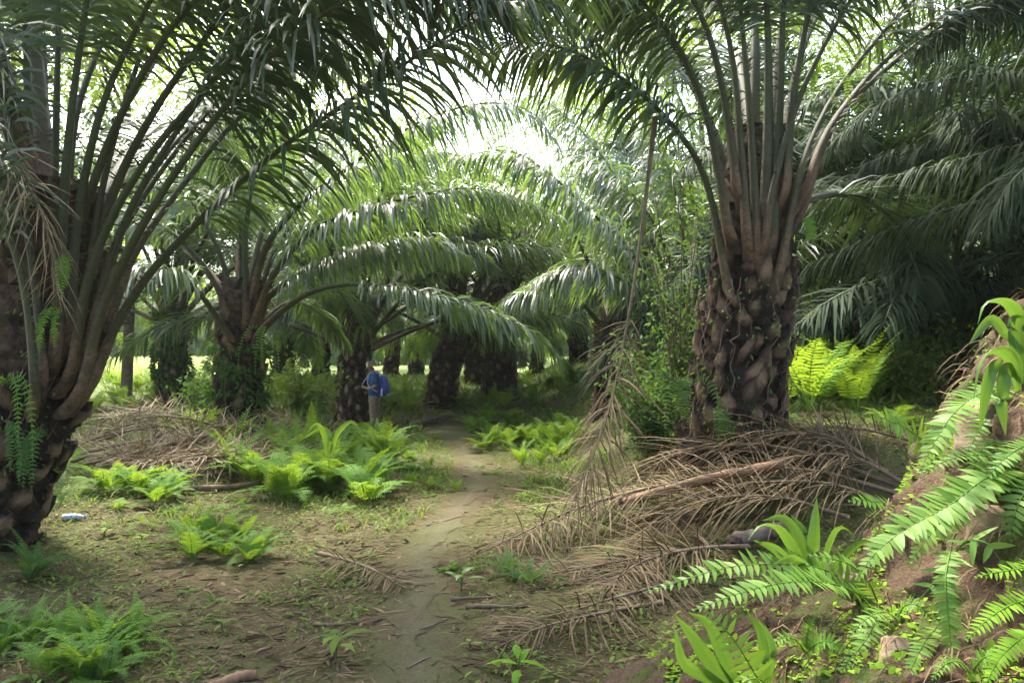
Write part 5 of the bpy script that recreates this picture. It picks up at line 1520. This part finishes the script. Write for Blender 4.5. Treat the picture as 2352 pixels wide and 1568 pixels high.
link('housing', MB().add(*boxq(-.285, -.015, 1.06, .06, .125, .085)).add(*boxq(-.285, -.015, 1.114, .05, .045, .024)).mesh('housing', M_BLACK, False), CA)
link('lens', MB().add(*tube(np.array([[-.31, -.015, 1.055], [-.345, -.015, 1.05], [-.38, -.015, 1.045]]), [.036, .035, .032], 12)).mesh('lens', M_BLACK), CA)
c, _ = catmull([[-.28, -.07, 1.1], [-.20, -.08, 1.25], [-.08, -.06, 1.42], [.0, 0, 1.45], [-.08, .06, 1.42], [-.2, .06, 1.25], [-.28, .045, 1.1]], 24)
link('neck_strap', MB().add(*tube(c, .010, 4, .4)).mesh('neck_strap', M_HATPALE), CA)

# ------------------------------------------------------------------ haze volume, added to lift the tones of the background
hm, hnt, _, hl = mat_new('haze')
pv = hnt.nodes.new('ShaderNodeVolumePrincipled'); pv.inputs['Color'].default_value = (.93, .97, .90, 1); pv.inputs['Density'].default_value = HAZE
pv.inputs['Anisotropy'].default_value = .3
ho = hnt.nodes.new('ShaderNodeOutputMaterial'); hl.new(pv.outputs[0], ho.inputs['Volume'])
zlo = float(Z_MIN) - 1.0
hv, hq = boxq(0, 45, (zlo + 24) / 2, 300, 140, 24 - zlo)
tag(link('haze', MB().add(hv, hq).mesh('haze', hm, False)), 'thin pale haze added between the palms to lift the background', 'haze', kind='stuff')

# ------------------------------------------------------------------ light, sky, camera
SUN = unit(np.array([-.30, .52, .95]))
el = math.asin(SUN[2]); azs = math.atan2(SUN[0], SUN[1])
w = bpy.data.worlds.new('World'); SC.world = w; w.use_nodes = True
nt = w.node_tree; nt.nodes.clear()
sky = nt.nodes.new('ShaderNodeTexSky'); sky.sky_type = 'NISHITA'; sky.sun_disc = False
sky.sun_elevation = el; sky.sun_rotation = azs; sky.air_density = 1.0; sky.dust_density = 5.0; sky.ozone_density = .6
bg = nt.nodes.new('ShaderNodeBackground'); bg.inputs['Strength'].default_value = .15
ow = nt.nodes.new('ShaderNodeOutputWorld')
nt.links.new(sky.outputs[0], bg.inputs['Color']); nt.links.new(bg.outputs[0], ow.inputs['Surface'])
sl = bpy.data.lights.new('sun', 'SUN'); sl.energy = 2.3; sl.angle = R(9); sl.color = (1, .95, .86)
so = bpy.data.objects.new('sun', sl); COL.objects.link(so)
so.rotation_euler = Vector(SUN).to_track_quat('Z', 'Y').to_euler()

cd = bpy.data.cameras.new('camera'); cd.lens = LENS; cd.sensor_width = 36; cd.clip_end = 2000; cd.clip_start = .05
co = bpy.data.objects.new('view_camera', cd); COL.objects.link(co)
co.location = CAM; co.rotation_euler = (PI / 2 + PITCH, 0, 0)
SC.camera = co
SC.view_settings.view_transform = 'Standard'; SC.view_settings.look = 'None'
SC.view_settings.exposure = 2.6; SC.view_settings.gamma = 1
SC.cycles.max_bounces = 10; SC.cycles.diffuse_bounces = 5; SC.cycles.transmission_bounces = 6; SC.cycles.glossy_bounces = 3
SC.cycles.use_denoising = True
